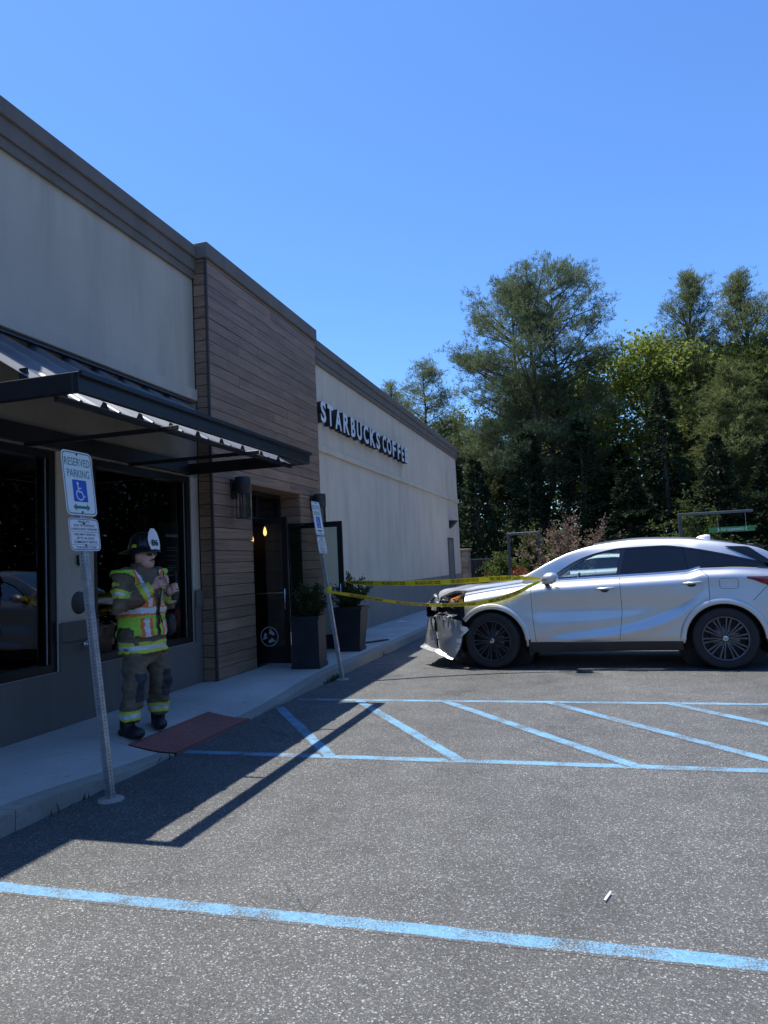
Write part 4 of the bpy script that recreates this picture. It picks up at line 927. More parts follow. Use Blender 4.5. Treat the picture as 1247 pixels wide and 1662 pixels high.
def planter(x, y, rz, tap, label, seed, hgt):
    t = tag(empty('potted_shrub', (x, y, ZS), rz), label, 'planter', 'black planters beside the doorway')
    H = .70; b, u = .19-.02*tap, .19+.04*tap; m = MB()
    def fr(r0, z0, r1, z1): m.add([(sx*r0, sy*r0, z0) for sx, sy in ((1, 1), (-1, 1), (-1, -1), (1, -1))]+[(sx*r1, sy*r1, z1) for sx, sy in ((1, 1), (-1, 1), (-1, -1), (1, -1))], [(i, (i+1) % 4, 4+(i+1) % 4, 4+i) for i in range(4)])
    fr(b+.012, 0, b+.012, .05); fr(b+.012, .05, b, .06); fr(b, .06, u, H-.05); fr(u, H-.05, u+.018, H-.045); fr(u+.018, H-.045, u+.018, H); fr(u+.018, H, u-.012, H); fr(u-.012, H, u-.02, H-.06)
    o = m.build('pot', POTM); o.parent = t
    o = MB().add([(sx*(u-.014), sy*(u-.014), H-.045) for sx, sy in ((1, 1), (-1, 1), (-1, -1), (1, -1))], [(0, 1, 2, 3)]).build('soil', SOIL); o.parent = t
    rng = np.random.RandomState(seed); P_ = []; D_ = []; st = MB()
    for k in range(46):
        a = rng.uniform(0, 6.28); el = rng.uniform(.25, 1.45); L_ = rng.uniform(.55, 1.05)*hgt; e = np.array([math.cos(a)*math.cos(el)*.75, math.sin(a)*math.cos(el)*.75, math.sin(el)*1.0])*L_
        base = np.array([rng.uniform(-.08, .08), rng.uniform(-.08, .08), H-.03]); pts = [tuple(base+e*tt+np.array([0, 0, .05*tt*tt])) for tt in (0, .5, 1)]; st.tube(pts, [.006, .004, .002], 4, cap=False)
        for j in range(75):
            tt = rng.uniform(.25, 1.02); P_.append(base+e*tt+np.array([0, 0, .05*tt*tt])+rng.normal(0, .018, 3)); D_.append(e/np.linalg.norm(e))
    o = st.build('stems', simple('shrub_stem', (.06, .045, .03), .8)); o.parent = t
    v, f = leaf_cloud(np.array(P_), np.array(D_), .042, .011, rng, .8); me = np_mesh('foliage', [(v, f, 0)], [SHRUB]); o = inst('foliage', me, t); o['kind'] = 'stuff'
planter(-3.83, 9.14, rad(6), 0.0, 'straight black square planter with a green shrub beside the open door', 3, .44)
planter(-3.83, 10.92, rad(3), 1.0, 'tapered black planter with a taller spiky shrub behind the leaning sign', 8, .50)
t_ = MB(); t_.bev(-.35, .35, -.05, .05, 0, .022, .006); o = t_.build('broken_trim', PLAST); o.location = (-3.83, 12.0, ZS); o.rotation_euler = (0, 0, rad(58)); tag(o, 'strip of broken black trim lying on the sidewalk', 'debris')
t_ = MB(); t_.add([(-.12, -.06, 0), (.10, -.07, .01), (.14, .05, .005), (-.05, .08, .02), (0, 0, .03)], [(0, 1, 4), (1, 2, 4), (2, 3, 4), (3, 0, 4)]); o = t_.build('white_debris', lm); o.location = (-4.4, 16.0, ZS+.003); tag(o, 'scrap of white debris on the far sidewalk', 'debris')

# ------------------------------------------------------------------ fire line tape
def m_tape():
    return simple('yellow_tape', (.78, .66, .03), .35, 0, .08, 6)
TAPE = m_tape(); TINK = simple('tape_black_ink', (.02, .02, .02), .5)
def tape(pts, width, label, twist, txt_phase=0.0):
    P_ = [Vector(p) for p in pts]
    # catmull-rom resample
    C_ = []
    for i in range(len(P_)-1):
        p0, p1, p2, p3 = P_[max(i-1, 0)], P_[i], P_[i+1], P_[min(i+2, len(P_)-1)]
        for k in range(24):
            t = k/24; C_.append(.5*((2*p1)+(p2-p0)*t+(2*p0-5*p1+4*p2-p3)*t*t+(3*p1-p0-3*p2+p3)*t**3))
    C_.append(P_[-1]); s = [0]
    for a, b in zip(C_[:-1], C_[1:]): s.append(s[-1]+(b-a).length)
    L_ = s[-1]
    def at(u):
        u = min(max(u, 0), L_-1e-6); i = max(0, min(int(np.searchsorted(s, u, side='right'))-1, len(C_)-2)); t = (u-s[i])/(s[i+1]-s[i]); p = C_[i].lerp(C_[i+1], t); d = (C_[i+1]-C_[i]).normalized()
        tw = twist(u/L_); side = Vector((0, 0, 1)); side = (side-d*side.dot(d)).normalized(); b = d.cross(side)
        q_ = u/L_; wd = width*(.45+.55*max(0, min(1, q_/.10))*max(0, min(1, (1-q_)/.14)))
        return p, (side*math.cos(tw)+b*math.sin(tw)), (b*math.cos(tw)-side*math.sin(tw)), wd
    N = 150; top = []; bot = []; mid = []
    for k in range(N+1):
        p, sd, nn, wd = at(L_*k/N); top.append(p+sd*wd/2); bot.append(p-sd*wd/2); mid.append(p+nn*.003*math.sin(k*.9))
    r = tag(MB().grid([top, mid, bot], 0, True).build('caution_tape', TAPE), label, 'tape')
    me0 = text_mesh('FIRE LINE DO NOT CROSS', 1, 0, .018, 'LEFT', res=2); lo, hi = bbox(me0); tl = hi[0]-lo[0]; sc = .050/(hi[1]-lo[1]); step = .62; u = .18+txt_phase; V = []; Fc = []
    cw = .44/tl
    while u < L_-.5:
        b0 = len(V)
        for v in me0.vertices:
            uu = u+(v.co.x-lo[0])*cw; p, sd, nn, wd = at(uu); V.append(p+sd*((v.co.y-(lo[1]+hi[1])/2)*sc*wd/width)); V[-1] = V[-1]+nn*.005
        Fc += [tuple(b0+i for i in pl.vertices) for pl in me0.polygons]; u += step
    n_ = len(V); V2 = V+[v+at(0)[2]*0 for v in V]
    me = bpy.data.meshes.new('lettering'); me.from_pydata([tuple(v) for v in V], [], Fc); me.materials.append(TINK); o = bpy.data.objects.new('lettering', me); COL.objects.link(o); o.parent = r
    return r
MIR = Vector((-.62, 9.68, 1.16))
tape([(-3.90, 10.80, 1.235), (-3.2, 10.52, 1.195), (-2.2, 10.15, 1.185), (-1.2, 9.82, 1.215), (-.72, 9.67, 1.20)], .075, 'upper yellow fire line tape running straight from the door to the car mirror', lambda u: .12*math.sin(u*4)+.9*max(0, u-.93)*10+1.1*max(0, .16-u)*5)
tape([(-3.42, 8.86, 1.16), (-3.05, 8.98, 1.08), (-2.4, 9.22, .945), (-1.75, 9.42, .90), (-1.2, 9.55, .965), (-.72, 9.63, 1.16)], .075, 'lower yellow fire line tape sagging from the leaning sign post to the car mirror', lambda u: .75+.25*math.sin(u*5), .12)
wr = MB()
for k in range(5):
    pts = [(-.62+.075*math.cos(q)+.01*k, 9.70+.10*math.sin(q)*.6, 1.16+.03*math.sin(q*2+k)+.012*k) for q in np.linspace(0, 2*math.pi, 17)]
    wr.grid([[(x, y, z-.016) for x, y, z in pts], [(x, y, z+.016) for x, y, z in pts]], 0, True)
tag(wr.build('tape_knot', TAPE), 'crumpled knot of yellow tape tied round the silver car mirror', 'tape')
wr = MB()
for k in range(3):
    pts = [(-3.425+.042*math.cos(q), 8.90+.042*math.sin(q), 1.17+.02*k+.01*math.sin(q)) for q in np.linspace(0, 2*math.pi, 13)]
    wr.grid([[(x, y, z-.016) for x, y, z in pts], [(x, y, z+.016) for x, y, z in pts]], 0, True)
tag(wr.build('tape_knot', TAPE), 'twist of yellow tape tied round the leaning sign post', 'tape')
# ------------------------------------------------------------------ firefighter
from mathutils import noise as mnoise
def remesh(mb, voxel, smooth=6, fac=.5):
    o = mb.build('tmp', SEATM); md = o.modifiers.new('r', 'REMESH'); md.mode = 'VOXEL'; md.voxel_size = voxel
    sm = o.modifiers.new('s', 'SMOOTH'); sm.factor = fac; sm.iterations = smooth
    dg = bpy.context.evaluated_depsgraph_get(); dg.update(); me = bpy.data.meshes.new_from_object(o.evaluated_get(dg), depsgraph=dg)
    bpy.data.objects.remove(o); me.materials.clear(); return me
def ell(m, c, r, n=16, rows=10, tilt=None):
    vs = []; c = Vector(c)
    for i in range(rows+1):
        a = math.pi*i/rows
        for k in range(n):
            q = 2*math.pi*k/n; p = Vector((r[0]*math.sin(a)*math.cos(q), r[1]*math.sin(a)*math.sin(q), r[2]*math.cos(a)))
            if tilt: p = tilt @ p
            vs.append(c+p)
    m.add(vs, [(i*n+k, (i+1)*n+k, (i+1)*n+(k+1) % n, i*n+(k+1) % n) for i in range(rows) for k in range(n)], 0, True)
def rings(m, sec, n=20, p=2.4):
    vs = []
    for (cx_, cy_, cz_, rx, ry) in sec:
        for k in range(n):
            q = 2*math.pi*k/n; c, s = math.cos(q), math.sin(q)
            vs.append((cx_+rx*math.copysign(abs(c)**(2/p), c), cy_+ry*math.copysign(abs(s)**(2/p), s), cz_))
    L_ = len(sec); m.add(vs, [(i*n+k, i*n+(k+1) % n, (i+1)*n+(k+1) % n, (i+1)*n+k) for i in range(L_-1) for k in range(n)]+[tuple(range(n))[::-1], tuple(range((L_-1)*n, L_*n))], 0, True)
SKIN = simple('skin', (.62, .36, .28), .5, 0, .12, 14); TURN = simple('turnout_brown', (.15, .108, .070), .85, 0, .25, 9, .35, 180); KNEE = simple('knee_patch', (.025, .027, .034), .7, 0, .2, 20, .2, 120)
LIME = simple('lime_fabric', (.33, .62, .05), .6, 0, .1, 12); BANDY = simple('yellow_band', (.55, .62, .05), .55, 0, .1, 20); SILV = simple('reflective_silver', (.62, .65, .66), .35, .1, .08, 20); ORNG = simple('orange_fabric', (.80, .16, .03), .6, 0, .1, 12)
BOOTM = simple('boot_black', (.014, .014, .016), .5, 0, .3, 12, .2, 60); HELM = simple('helmet_black', (.013, .013, .016), .28, 0, .3, 6, .06, 30); HAIR = simple('hair_brown', (.05, .03, .02), .8)
LENS = simple('mirror_lens', (.55, .68, .74), .06, 1.0, .05); PATCHY = simple('helmet_yellow', (.70, .62, .04), .5)
ff = tag(empty('person', (-3.95, 5.57, .085), rad(-8)), 'firefighter in tan turnout gear, lime safety vest and black helmet on the sidewalk', 'person')
def FP(me, n_, mats):
    for m_ in mats: me.materials.append(m_)
    o = bpy.data.objects.new(n_, me); COL.objects.link(o); o.parent = ff; return o
HIPR, KNR, ANR = Vector((0, -.10, .86)), Vector((.06, -.165, .46)), Vector((.01, -.20, .09))
HIPL, KNL, ANL = Vector((0, .10, .86)), Vector((.05, .165, .46)), Vector((-.03, .205, .10))
SHR, ELR, HAR = Vector((-.01, -.20, 1.37)), Vector((.03, -.31, 1.11)), Vector((.235, -.09, 1.275))
SHL, ELL_, HAL = Vector((-.01, .20, 1.37)), Vector((.04, .30, 1.10)), Vector((.25, .10, 1.21))
HC = Vector((.035, .0, 1.555)); HY = rad(2)
RH = Matrix.Rotation(HY, 3, 'Z')
# body: head, neck, trunk, limbs fused into one surface
b = MB(); ell(b, HC, (.098, .078, .125), 20, 14, RH); ell(b, HC+RH@Vector((.030, 0, -.065)), (.072, .064, .062), 16, 10, RH); ell(b, HC+RH@Vector((.055, 0, -.095)), (.045, .045, .030), 12, 8, RH)
b.tube([HC+RH@Vector((.094, 0, .012)), HC+RH@Vector((.113, 0, -.022)), HC+RH@Vector((.103, 0, -.036))], [.010, .017, .012], 8)
for s in (-1, 1): ell(b, HC+RH@Vector((-.005, s*.080, -.015)), (.022, .010, .034), 10, 8, RH)
b.tube([(-.005, 0, 1.34), (.01, 0, 1.42), HC+Vector((0, 0, -.06))], [.075, .066, .062], 14)
rings(b, [(0, 0, .80, .10, .15), (0, 0, .95, .12, .17), (0, 0, 1.15, .12, .17), (0, 0, 1.32, .12, .19), (0, 0, 1.41, .07, .12)])
for a_, k_, c_ in ((HIPR, KNR, ANR), (HIPL, KNL, ANL)): b.tube([a_, k_, c_, c_+Vector((.02, 0, -.04))], [.085, .06, .042, .035], 12)
for a_, e_, h_ in ((SHR, ELR, HAR), (SHL, ELL_, HAL)): b.tube([a_, e_, h_], [.05, .042, .030], 10)
me = remesh(b, .0095, 4, .4); me.polygons.foreach_set('use_smooth', [True]*len(me.polygons)); FP(me, 'body', [SKIN])
# hands: palm with thumb and four curled fingers
def hand(wr, dr, upv, sgn, n_):
    d = Vector(dr).normalized(); u = Vector(upv); u = (u-d*u.dot(d)).normalized(); s = d.cross(u)*sgn; m = MB()
    P = lambda a, b_, c: Vector(wr)+d*a+u*b_+s*c
    m.tube([P(-.03, 0, 0), P(.02, 0, 0), P(.06, .0, 0), P(.088, 0, 0)], [.028, .034, .036, .028], 10); ell(m, P(.05, .012, 0), (.042, .042, .030), 12, 8); ell(m, P(.05, -.012, 0), (.042, .042, .030), 12, 8)
    for k, L_ in enumerate((.070, .080, .074, .058)):
        o_ = .033-.022*k; m.tube([P(.075, o_, .0), P(.075+L_*.50, o_, .012), P(.075+L_*.66, o_*.95, .040), P(.075+L_*.42, o_*.9, .058)], [.0105, .0098, .009, .007], 8)
    m.tube([P(.015, .030, .008), P(.045, .052, .022), P(.078, .046, .036), P(.096, .034, .042)], [.014, .012, .0105, .008], 8)
    me = remesh(m, .0042, 3, .4); me.polygons.foreach_set('use_smooth', [True]*len(me.polygons)); FP(me, n_, [SKIN])
hand(HAR, (.62, .60, .42), (0, .3, 1), 1, 'hand'); hand(HAL, (.55, -.62, .30), (0, -.2, 1), -1, 'hand')
# coat
def wrinkle(me, amp, seed, sc=(7, 7, 15)):
    nrm = [v.normal.copy() for v in me.vertices]
    for v, n_ in zip(me.vertices, nrm):
        p = Vector((v.co.x*sc[0], v.co.y*sc[1], v.co.z*sc[2]))+Vector((seed, seed*2, 0)); v.co += n_*amp*(mnoise.noise(p)+.5*mnoise.noise(p*2.3))
def seg(p, a, b_):
    d = b_-a; t = max(0, min(1, (p-a).dot(d)/d.dot(d))); return t, (p-(a+d*t)).length
c = MB(); rings(c, [(0, 0, .70, .17, .228), (0, 0, .80, .162, .215), (.0, 0, .95, .155, .195), (.01, 0, 1.12, .155, .195), (.005, 0, 1.27, .148, .212), (-.005, 0, 1.36, .12, .20), (-.005, 0, 1.41, .095, .14), (-.01, 0, 1.455, .088, .098), (-.01, 0, 1.485, .082, .085)], 28, 2.3)
for a_, e_, h_ in ((SHR, ELR, HAR), (SHL, ELL_, HAL)):
    f_ = (h_-e_).normalized(); c.tube([a_+Vector((0, -.06*(1 if a_.y > 0 else -1), .01)), a_, a_.lerp(e_, .5), e_, e_.lerp(h_, .5), h_-f_*.025], [.08, .09, .080, .076, .068, .058], 14)
coat = remesh(c, .0085, 10, .5); wrinkle(coat, .017, 3.0, (9, 9, 17))
def coatmat(p):
    if abs(p.y) < .29 and .705 < p.z < .80 and p.x**2/.17**2+p.y**2/.235**2 > .6:
        return 2 if .735 < p.z < .77 else 1
    for a_, e_, h_ in ((SHR, ELR, HAR), (SHL, ELL_, HAL)):
        t, d = seg(p, a_, e_)
        if d < .12 and .52 < t < .80 and abs(p.y) > .19: return 2 if .62 < t < .70 else 1
        t, d = seg(p, e_, h_)
        if d < .10 and .62 < t < .92 and (p-e_).length > .1: return 2 if .73 < t < .82 else 1
    return 0
coat.polygons.foreach_set('use_smooth', [True]*len(coat.polygons)); coat.polygons.foreach_set('material_index', [coatmat(p.center) for p in coat.polygons]); FP(coat, 'coat', [TURN, BANDY, SILV])
# trousers
t_ = MB(); rings(t_, [(0, 0, .60, .12, .17), (0, 0, .72, .14, .19), (0, 0, .84, .14, .19)], 24)
for a_, k_, n_ in ((HIPR, KNR, ANR), (HIPL, KNL, ANL)): t_.tube([a_, a_.lerp(k_, .5), k_, k_.lerp(n_, .5), n_+Vector((0, 0, .055))], [.098, .102, .094, .092, .092], 16)
tr = remesh(t_, .0115, 7, .5); wrinkle(tr, .020, 9.0, (9, 9, 13))
def trmat(p):
    for k_, n_ in ((KNR, ANR), (KNL, ANL)):
        if abs(p.y-n_.y) < .15:
            if .155 < p.z < .235: return 2 if .18 < p.z < .212 else 1
            if .30 < p.z < .54 and p.x > k_.x+.045 and abs(p.y-(k_.y+.02)) < .075: return 3
    return 0
tr.polygons.foreach_set('use_smooth', [True]*len(tr.polygons)); tr.polygons.foreach_set('material_index', [trmat(p.center) for p in tr.polygons]); FP(tr, 'trousers', [TURN, BANDY, SILV, KNEE])
# boots
for k, (n_, a) in enumerate(((ANR, rad(-8)), (ANL, rad(-38)))):
    R_ = Matrix.Rotation(a, 3, 'Z'); m = MB(); L = lambda x, y, z: Vector((n_.x, n_.y, 0))+R_@Vector((x, y, z))
    m.tube([L(-.01, 0, .20), L(-.01, 0, .11), L(-.01, 0, .06)], [.062, .064, .060], 14); ell(m, L(.03, 0, .055), (.135, .058, .055), 18, 10, R_); ell(m, L(.115, 0, .05), (.075, .060, .050), 16, 8, R_); ell(m, L(-.045, 0, .045), (.065, .055, .045), 14, 8, R_)
    me = remesh(m, .009, 4, .4)
    for v in me.vertices: v.co.z = max(v.co.z, .0)
    FP(me, 'boot', [BOOTM]).data.polygons.foreach_set('use_smooth', [True]*len(me.polygons))
# vest: torso skin pushed out, open at the front, with stripes
vm = MB(); bm = bmesh.new(); bm.from_mesh(coat); bm.normal_update()
def vest_in(p):
    for a_, e_, h_ in ((SHR, ELR, HAR), (SHL, ELL_, HAL)):
        t, d = seg(p, a_, e_)
        if abs(p.y) > .17 and t > .05 and d < .125: return False
        t, d = seg(p, e_, h_)
        if d < .095: return False
    if p.z > 1.415 or p.z < .845: return False
    if p.x > .02 and abs(p.y) < .02+.13*max(0, p.z-1.12)/.3: return False
    if p.z < .93 and p.x < .09 and abs(p.y) > .185: return False
    return True
def vmat(p):
    if p.x > .0:
        if p.z > 1.10:
            k = abs(p.y)-(.075+.06*max(0, p.z-1.15)/.25)
            if abs(k) < .018: return 2
            if abs(k) < .045: return 1
        else:
            if abs(abs(p.y)-.10) < .020 and p.z < 1.01: return 2
            if abs(abs(p.y)-.10) < .042 and p.z < 1.01: return 1
    if 1.02 < p.z < 1.12: return 2 if 1.045 < p.z < 1.095 else 1
    if p.x <= 0 and abs(abs(p.y)-.10) < .045 and p.z > 1.1: return 2 if abs(abs(p.y)-.10) < .02 else 1
    return 0
keep = [f for f in bm.faces if vest_in(f.calc_center_median())]
for f in keep:
    vs = []
    for v in f.verts:
        fl = .016+.05*max(0, 1.0-v.co.z)**1.2*2.2
        vs.append(v.co+v.normal*fl)
    vm.add(vs, [tuple(range(len(vs)))], vmat(f.calc_center_median()), True)
bm.free()
vo = vm.build('safety_vest', [LIME, ORNG, SILV], ff)
bm = bmesh.new(); bm.from_mesh(vo.data); bmesh.ops.remove_doubles(bm, verts=bm.verts, dist=.0008); bm.to_mesh(vo.data); bm.free(); vo.data.polygons.foreach_set('use_smooth', [True]*len(vo.data.polygons))
# helmet
HM = HC+Vector((-.012, 0, .045)); m = MB()
def he(rx, ry, z, dx=0): return [HM+RH@Vector((dx+rx*math.cos(q), ry*math.sin(q), z)) for q in np.arange(32)*math.pi/16]
sec = [he(.002, .002, .158), he(.050, .042, .152), he(.090, .076, .128), he(.116, .099, .085), he(.126, .108, .040), he(.130, .112, .010), he(.150, .128, .000, -.006), he(.205, .142, -.022, -.03), he(.208, .144, -.030, -.03), he(.150, .125, -.014, -.006), he(.118, .100, .0)]
m.grid([r + r[:1] for r in sec], 0, True)
for k in range(8):
    q = k*math.pi/4+.39; m.tube([HM+RH@Vector((.126*math.cos(q), .108*math.sin(q), .03)), HM+RH@Vector((.105*math.cos(q), .090*math.sin(q), .110)), HM+RH@Vector((.03*math.cos(q), .028*math.sin(q), .160))], .006, 6)
hel = m.build('helmet', HELM, ff)
sh = [(a_*1.15, b_*1.12) for a_, b_ in ((-.048, -.01), (.048, -.01), (.060, .03), (.062, .075), (.045, .125), (.018, .158), (-.018, .158), (-.045, .125), (-.062, .075), (-.060, .03))]
S = lambda y, z, o=0: HM+RH@Vector((.150-.030*(z/.15)+o-.8*y*y*2.2, y, z+.005))
m = MB(); m.add([S(*p) for p in sh], [tuple(range(10))]); m.add([S(*p, -.005) for p in sh], [tuple(range(10))[::-1]]); so_ = m.build('front_shield', WHITEP, hel)
me = text_mesh('86', 1, 0, .03); lo, hi = bbox(me)
for v in me.vertices: y = ((v.co.x-lo[0])/(hi[0]-lo[0])-.5)*.086; z = .022+((v.co.y-lo[1])/(hi[1]-lo[1]))*.056; v.co = S(y, z, .002)
me.materials.append(SBLACK); o = bpy.data.objects.new('shield_number', me); COL.objects.link(o); o.parent = hel
for q0 in (-2.35, -1.55, 1.55, 2.35, math.pi):
    m = MB(); m.grid([[HM+RH@Vector(((.132-.05*t*t)*math.cos(q0+dq), (.114-.05*t*t)*math.sin(q0+dq), .018+.075*t)) for dq in np.linspace(-.22*(1-.45*t), .22*(1-.45*t), 6)] for t in np.linspace(0, 1, 5)], 0, True); o = m.build('reflective_patch', PATCHY, hel)
# sunglasses, hair, moustache, mouth
m = MB(); fx = lambda y, z, o=0: HC+RH@Vector((.103+o-.9*y*y*4.5, y, z))
m.grid([[fx(y, .020+.006*k) for y in np.linspace(-.068, .068, 13)] for k in (0, 1)], 0, True)
for s in (-1, 1): m.tube([fx(s*.066, .022), HC+RH@Vector((.03, s*.084, .018)), HC+RH@Vector((-.02, s*.086, .010))], .0045, 6)
gl = m.build('sunglasses', PLAST, ff)
for s in (-1, 1):
    m = MB(); m.grid([[fx(s*y, z, .004) for y in np.linspace(.008, .064, 8)] for z in np.linspace(-.016, .022, 5)], 0, True); m.build('lens', LENS, gl)
m = MB(); ell(m, HC+RH@Vector((-.035, 0, .005)), (.075, .080, .095), 16, 10, RH); m.build('hair', HAIR, ff)
m = MB(); m.tube([HC+RH@Vector((.093, -.030, -.056)), HC+RH@Vector((.107, 0, -.048)), HC+RH@Vector((.093, .030, -.056))], [.004, .008, .004], 8); m.build('moustache', HAIR, ff)
m = MB(); m.tube([HC+RH@Vector((.090, -.024, -.070)), HC+RH@Vector((.102, 0, -.068)), HC+RH@Vector((.090, .024, -.070))], [.003, .005, .003], 6); m.build('mouth', simple('lips', (.30, .10, .09), .5), ff)
# radio with strap and cord
m = MB(); m.bev(.285, .325, .05, .115, 1.14, 1.28, .008); m.tube([(.305, .10, 1.28), (.305, .10, 1.40)], .006, 6); m.build('radio', PLAST, ff)
m = MB(); m.tube([(.17, .10, 1.40), (.20, .02, 1.20), (.195, .0, 1.05), (.185, .05, .95)], .0055, 6); m.build('radio_strap', PLAST, ff)
m = MB(); ell(m, (.13, .215, .92), (.055, .045, .10), 12, 8); o = m.build('gear_pouch', BOOTM, ff)
m = MB(); me = text_mesh('86', 1, 0, .02); lo, hi = bbox(me); a_ = SHR.lerp(ELR, .30); dn = (ELR-SHR).normalized(); on = Vector((.35, -1, .15)).normalized(); rt_ = Vector((0, 0, 1)).cross(on).normalized()
for v in me.vertices: v.co = a_+on*.108+rt_*(((v.co.x-lo[0])/(hi[0]-lo[0])-.5)*.065)+(-dn)*(((v.co.y-lo[1])/(hi[1]-lo[1])-.5)*.040)
me.materials.append(BANDY); o = bpy.data.objects.new('sleeve_number', me); COL.objects.link(o); o.parent = ff

ff.scale = (1.02, 1.02, 1.02)
# ------------------------------------------------------------------ trees
BARK = simple('bark_grey_brown', (.075, .055, .042), .9, 0, .35, 6, .6, 18)
NEED = m_leaf('pine_needles', (.075, .105, .050), (.150, .185, .090), .5, .5); NEED2 = m_leaf('pine_needles_olive', (.090, .115, .038), (.190, .215, .080), .5, .5)
CEDAR = m_leaf('cedar_dark', (.012, .024, .011), (.036, .058, .024), .25, .7); LIMEL = m_leaf('spring_leaves', (.115, .155, .028), (.26, .31, .065), .5, .4); MIDL = m_leaf('oak_leaves', (.045, .075, .018), (.12, .16, .04), .4, .4)
REDL_ = m_leaf('plum_leaves', (.11, .078, .055), (.24, .175, .125), .35, 1.5); PINKL = m_leaf('nandina_leaves', (.20, .055, .03), (.42, .15, .07), .35, 2)
def tufts(P_, D_, n_, L_, W_, rng, spread=.9):
    P_ = np.repeat(np.array(P_), n_, 0); D_ = np.repeat(np.array(D_), n_, 0); D_ = D_/(np.linalg.norm(D_, axis=1)[:, None]+1e-9)
    return leaf_cloud(P_+rng.normal(0, L_*.15, P_.shape), D_, L_, W_, rng, spread)
def pine_mesh(seed, H, R, z0, env, nl, tp, needles, L_=.26, W_=.020, stems=1, mat_=None, droop=.1, upt=.35, bare=.3, cl=3, cs=.16):
    rng = np.random.RandomState(seed); wood = MB(); P_ = []; D_ = []
    st = []
    for s in range(stems):
        a = s*2*math.pi/stems+rng.uniform(0, 1); off = (0 if stems == 1 else H*.075)
        fork = H*.22; pts = [(0, 0, 0), (0.02*H*math.cos(a)*.2, .02*H*math.sin(a)*.2, fork)] if stems > 1 else [(0, 0, 0)]
        for t in np.linspace(.3, 1, 8): pts.append((off*math.cos(a)*min(1, t*1.6)+rng.normal(0, .008*H*.5), off*math.sin(a)*min(1, t*1.6)+rng.normal(0, .008*H*.5), H*t*(1 if s == 0 else .93)))
        rr = [max(.02, .017*H*(1-.93*p[2]/H)*(1 if stems == 1 else .8)) for p in pts]; wood.tube(pts, rr, 8, cap=False); st.append(np.array(pts))
    def onstem(k, z):
        p = st[k]; return np.array([np.interp(z, p[:, 2], p[:, 0]), np.interp(z, p[:, 2], p[:, 1]), z])
    for i in range(nl):
        u = z0+(1-z0)*((i+rng.uniform(0, 1))/nl); k = rng.randint(stems); z = u*H*(1 if k == 0 else .93); b0 = onstem(k, z); az = rng.uniform(0, 2*math.pi) if stems == 1 else rng.uniform(0, 2*math.pi)
        le = R*env((u-z0)/(1-z0))*rng.uniform(.68, 1.06); el = upt*(.2+u)+rng.normal(0, .18)
        d = np.array([math.cos(az)*math.cos(el), math.sin(az)*math.cos(el), math.sin(el)]); q = [b0+d*le*t+np.array([0, 0, -droop*le*t*t+.10*le*t**3]) for t in (0, .35, .7, 1)]
        wood.tube([tuple(v) for v in q], [max(.012, .013*le+.01), .009*le+.008, .005*le+.005, .006], 5, cap=False)
        for j in range(max(1, int(tp*(.15+.85*le/R)+rng.rand()))):
            t = bare+(1-bare)*rng.uniform(0, 1)**.75; c = q[0]*(1-t)+q[3]*t+np.array([0, 0, -droop*le*t*(t-1)*.6]); w_ = le*.30*(1.15-t*.7)
            side = np.cross(d, [0, 0, 1]); off = side*rng.normal(0, w_)+np.array([0, 0, rng.normal(.03, .10*le*.5)]); e = c+off; dd = d*.6+off/(np.linalg.norm(off)+1e-6)*.5+np.array([0, 0, .45])
            for _ in range(cl): P_.append(e+rng.normal(0, 1, 3)*np.array([cs, cs, cs*.55])); D_.append(dd)
            if rng.rand() < .22: wood.tube([tuple(c-d*.1*le), tuple(e)], [.008, .004], 3, cap=False)
    v, f = tufts(P_, D_, needles, L_, W_, rng, .75)
    return wood, np_mesh('needles', [(v, f, 0)], [mat_ or NEED])
def leafy_mesh(seed, H, R, z0, nclu, nleaf, L_, W_, mat_, lum=.35):
    rng = np.random.RandomState(seed); wood = MB(); wood.tube([(0, 0, 0), (.02*H, .01*H, .3*H), (0, .03*H, .6*H), (.02*H, 0, .88*H)], [.018*H, .014*H, .008*H, .003*H], 8, cap=False)
    P_ = []; D_ = []; lob = [(rng.normal(0, R*.45), rng.normal(0, R*.45), H*rng.uniform(z0+.12, .88), R*rng.uniform(.35, .6)) for _ in range(11)]+[(0, 0, H*.86, R*.42), (0, 0, H*(z0+1)/2, R*.75)]
    for (x, y, z, r) in lob: wood.tube([(0, 0, max(.2*H, z-1.2*r)), (x*.6, y*.6, z-.4*r), (x, y, z)], [.007*H, .004*H, .002*H], 5, cap=False)
    for i in range(nclu):
        x, y, z, r = lob[rng.randint(len(lob))]; d = rng.normal(0, 1, 3); d /= np.linalg.norm(d); rad_ = r*rng.uniform(.55, 1.08); c = np.array([x, y, z])+d*rad_*np.array([1, 1, .85])
        k = rng.randint(int(nleaf*.5), int(nleaf*1.5)); p = c+rng.normal(0, R*.075, (k, 3)); P_.append(p); D_.append(np.tile(d*.5+np.array([0, 0, -.2]), (k, 1)))
    v, f = leaf_cloud(np.concatenate(P_), np.concatenate(D_), L_, W_, rng, 1.0); return wood, np_mesh('leaves', [(v, f, 0)], [mat_])
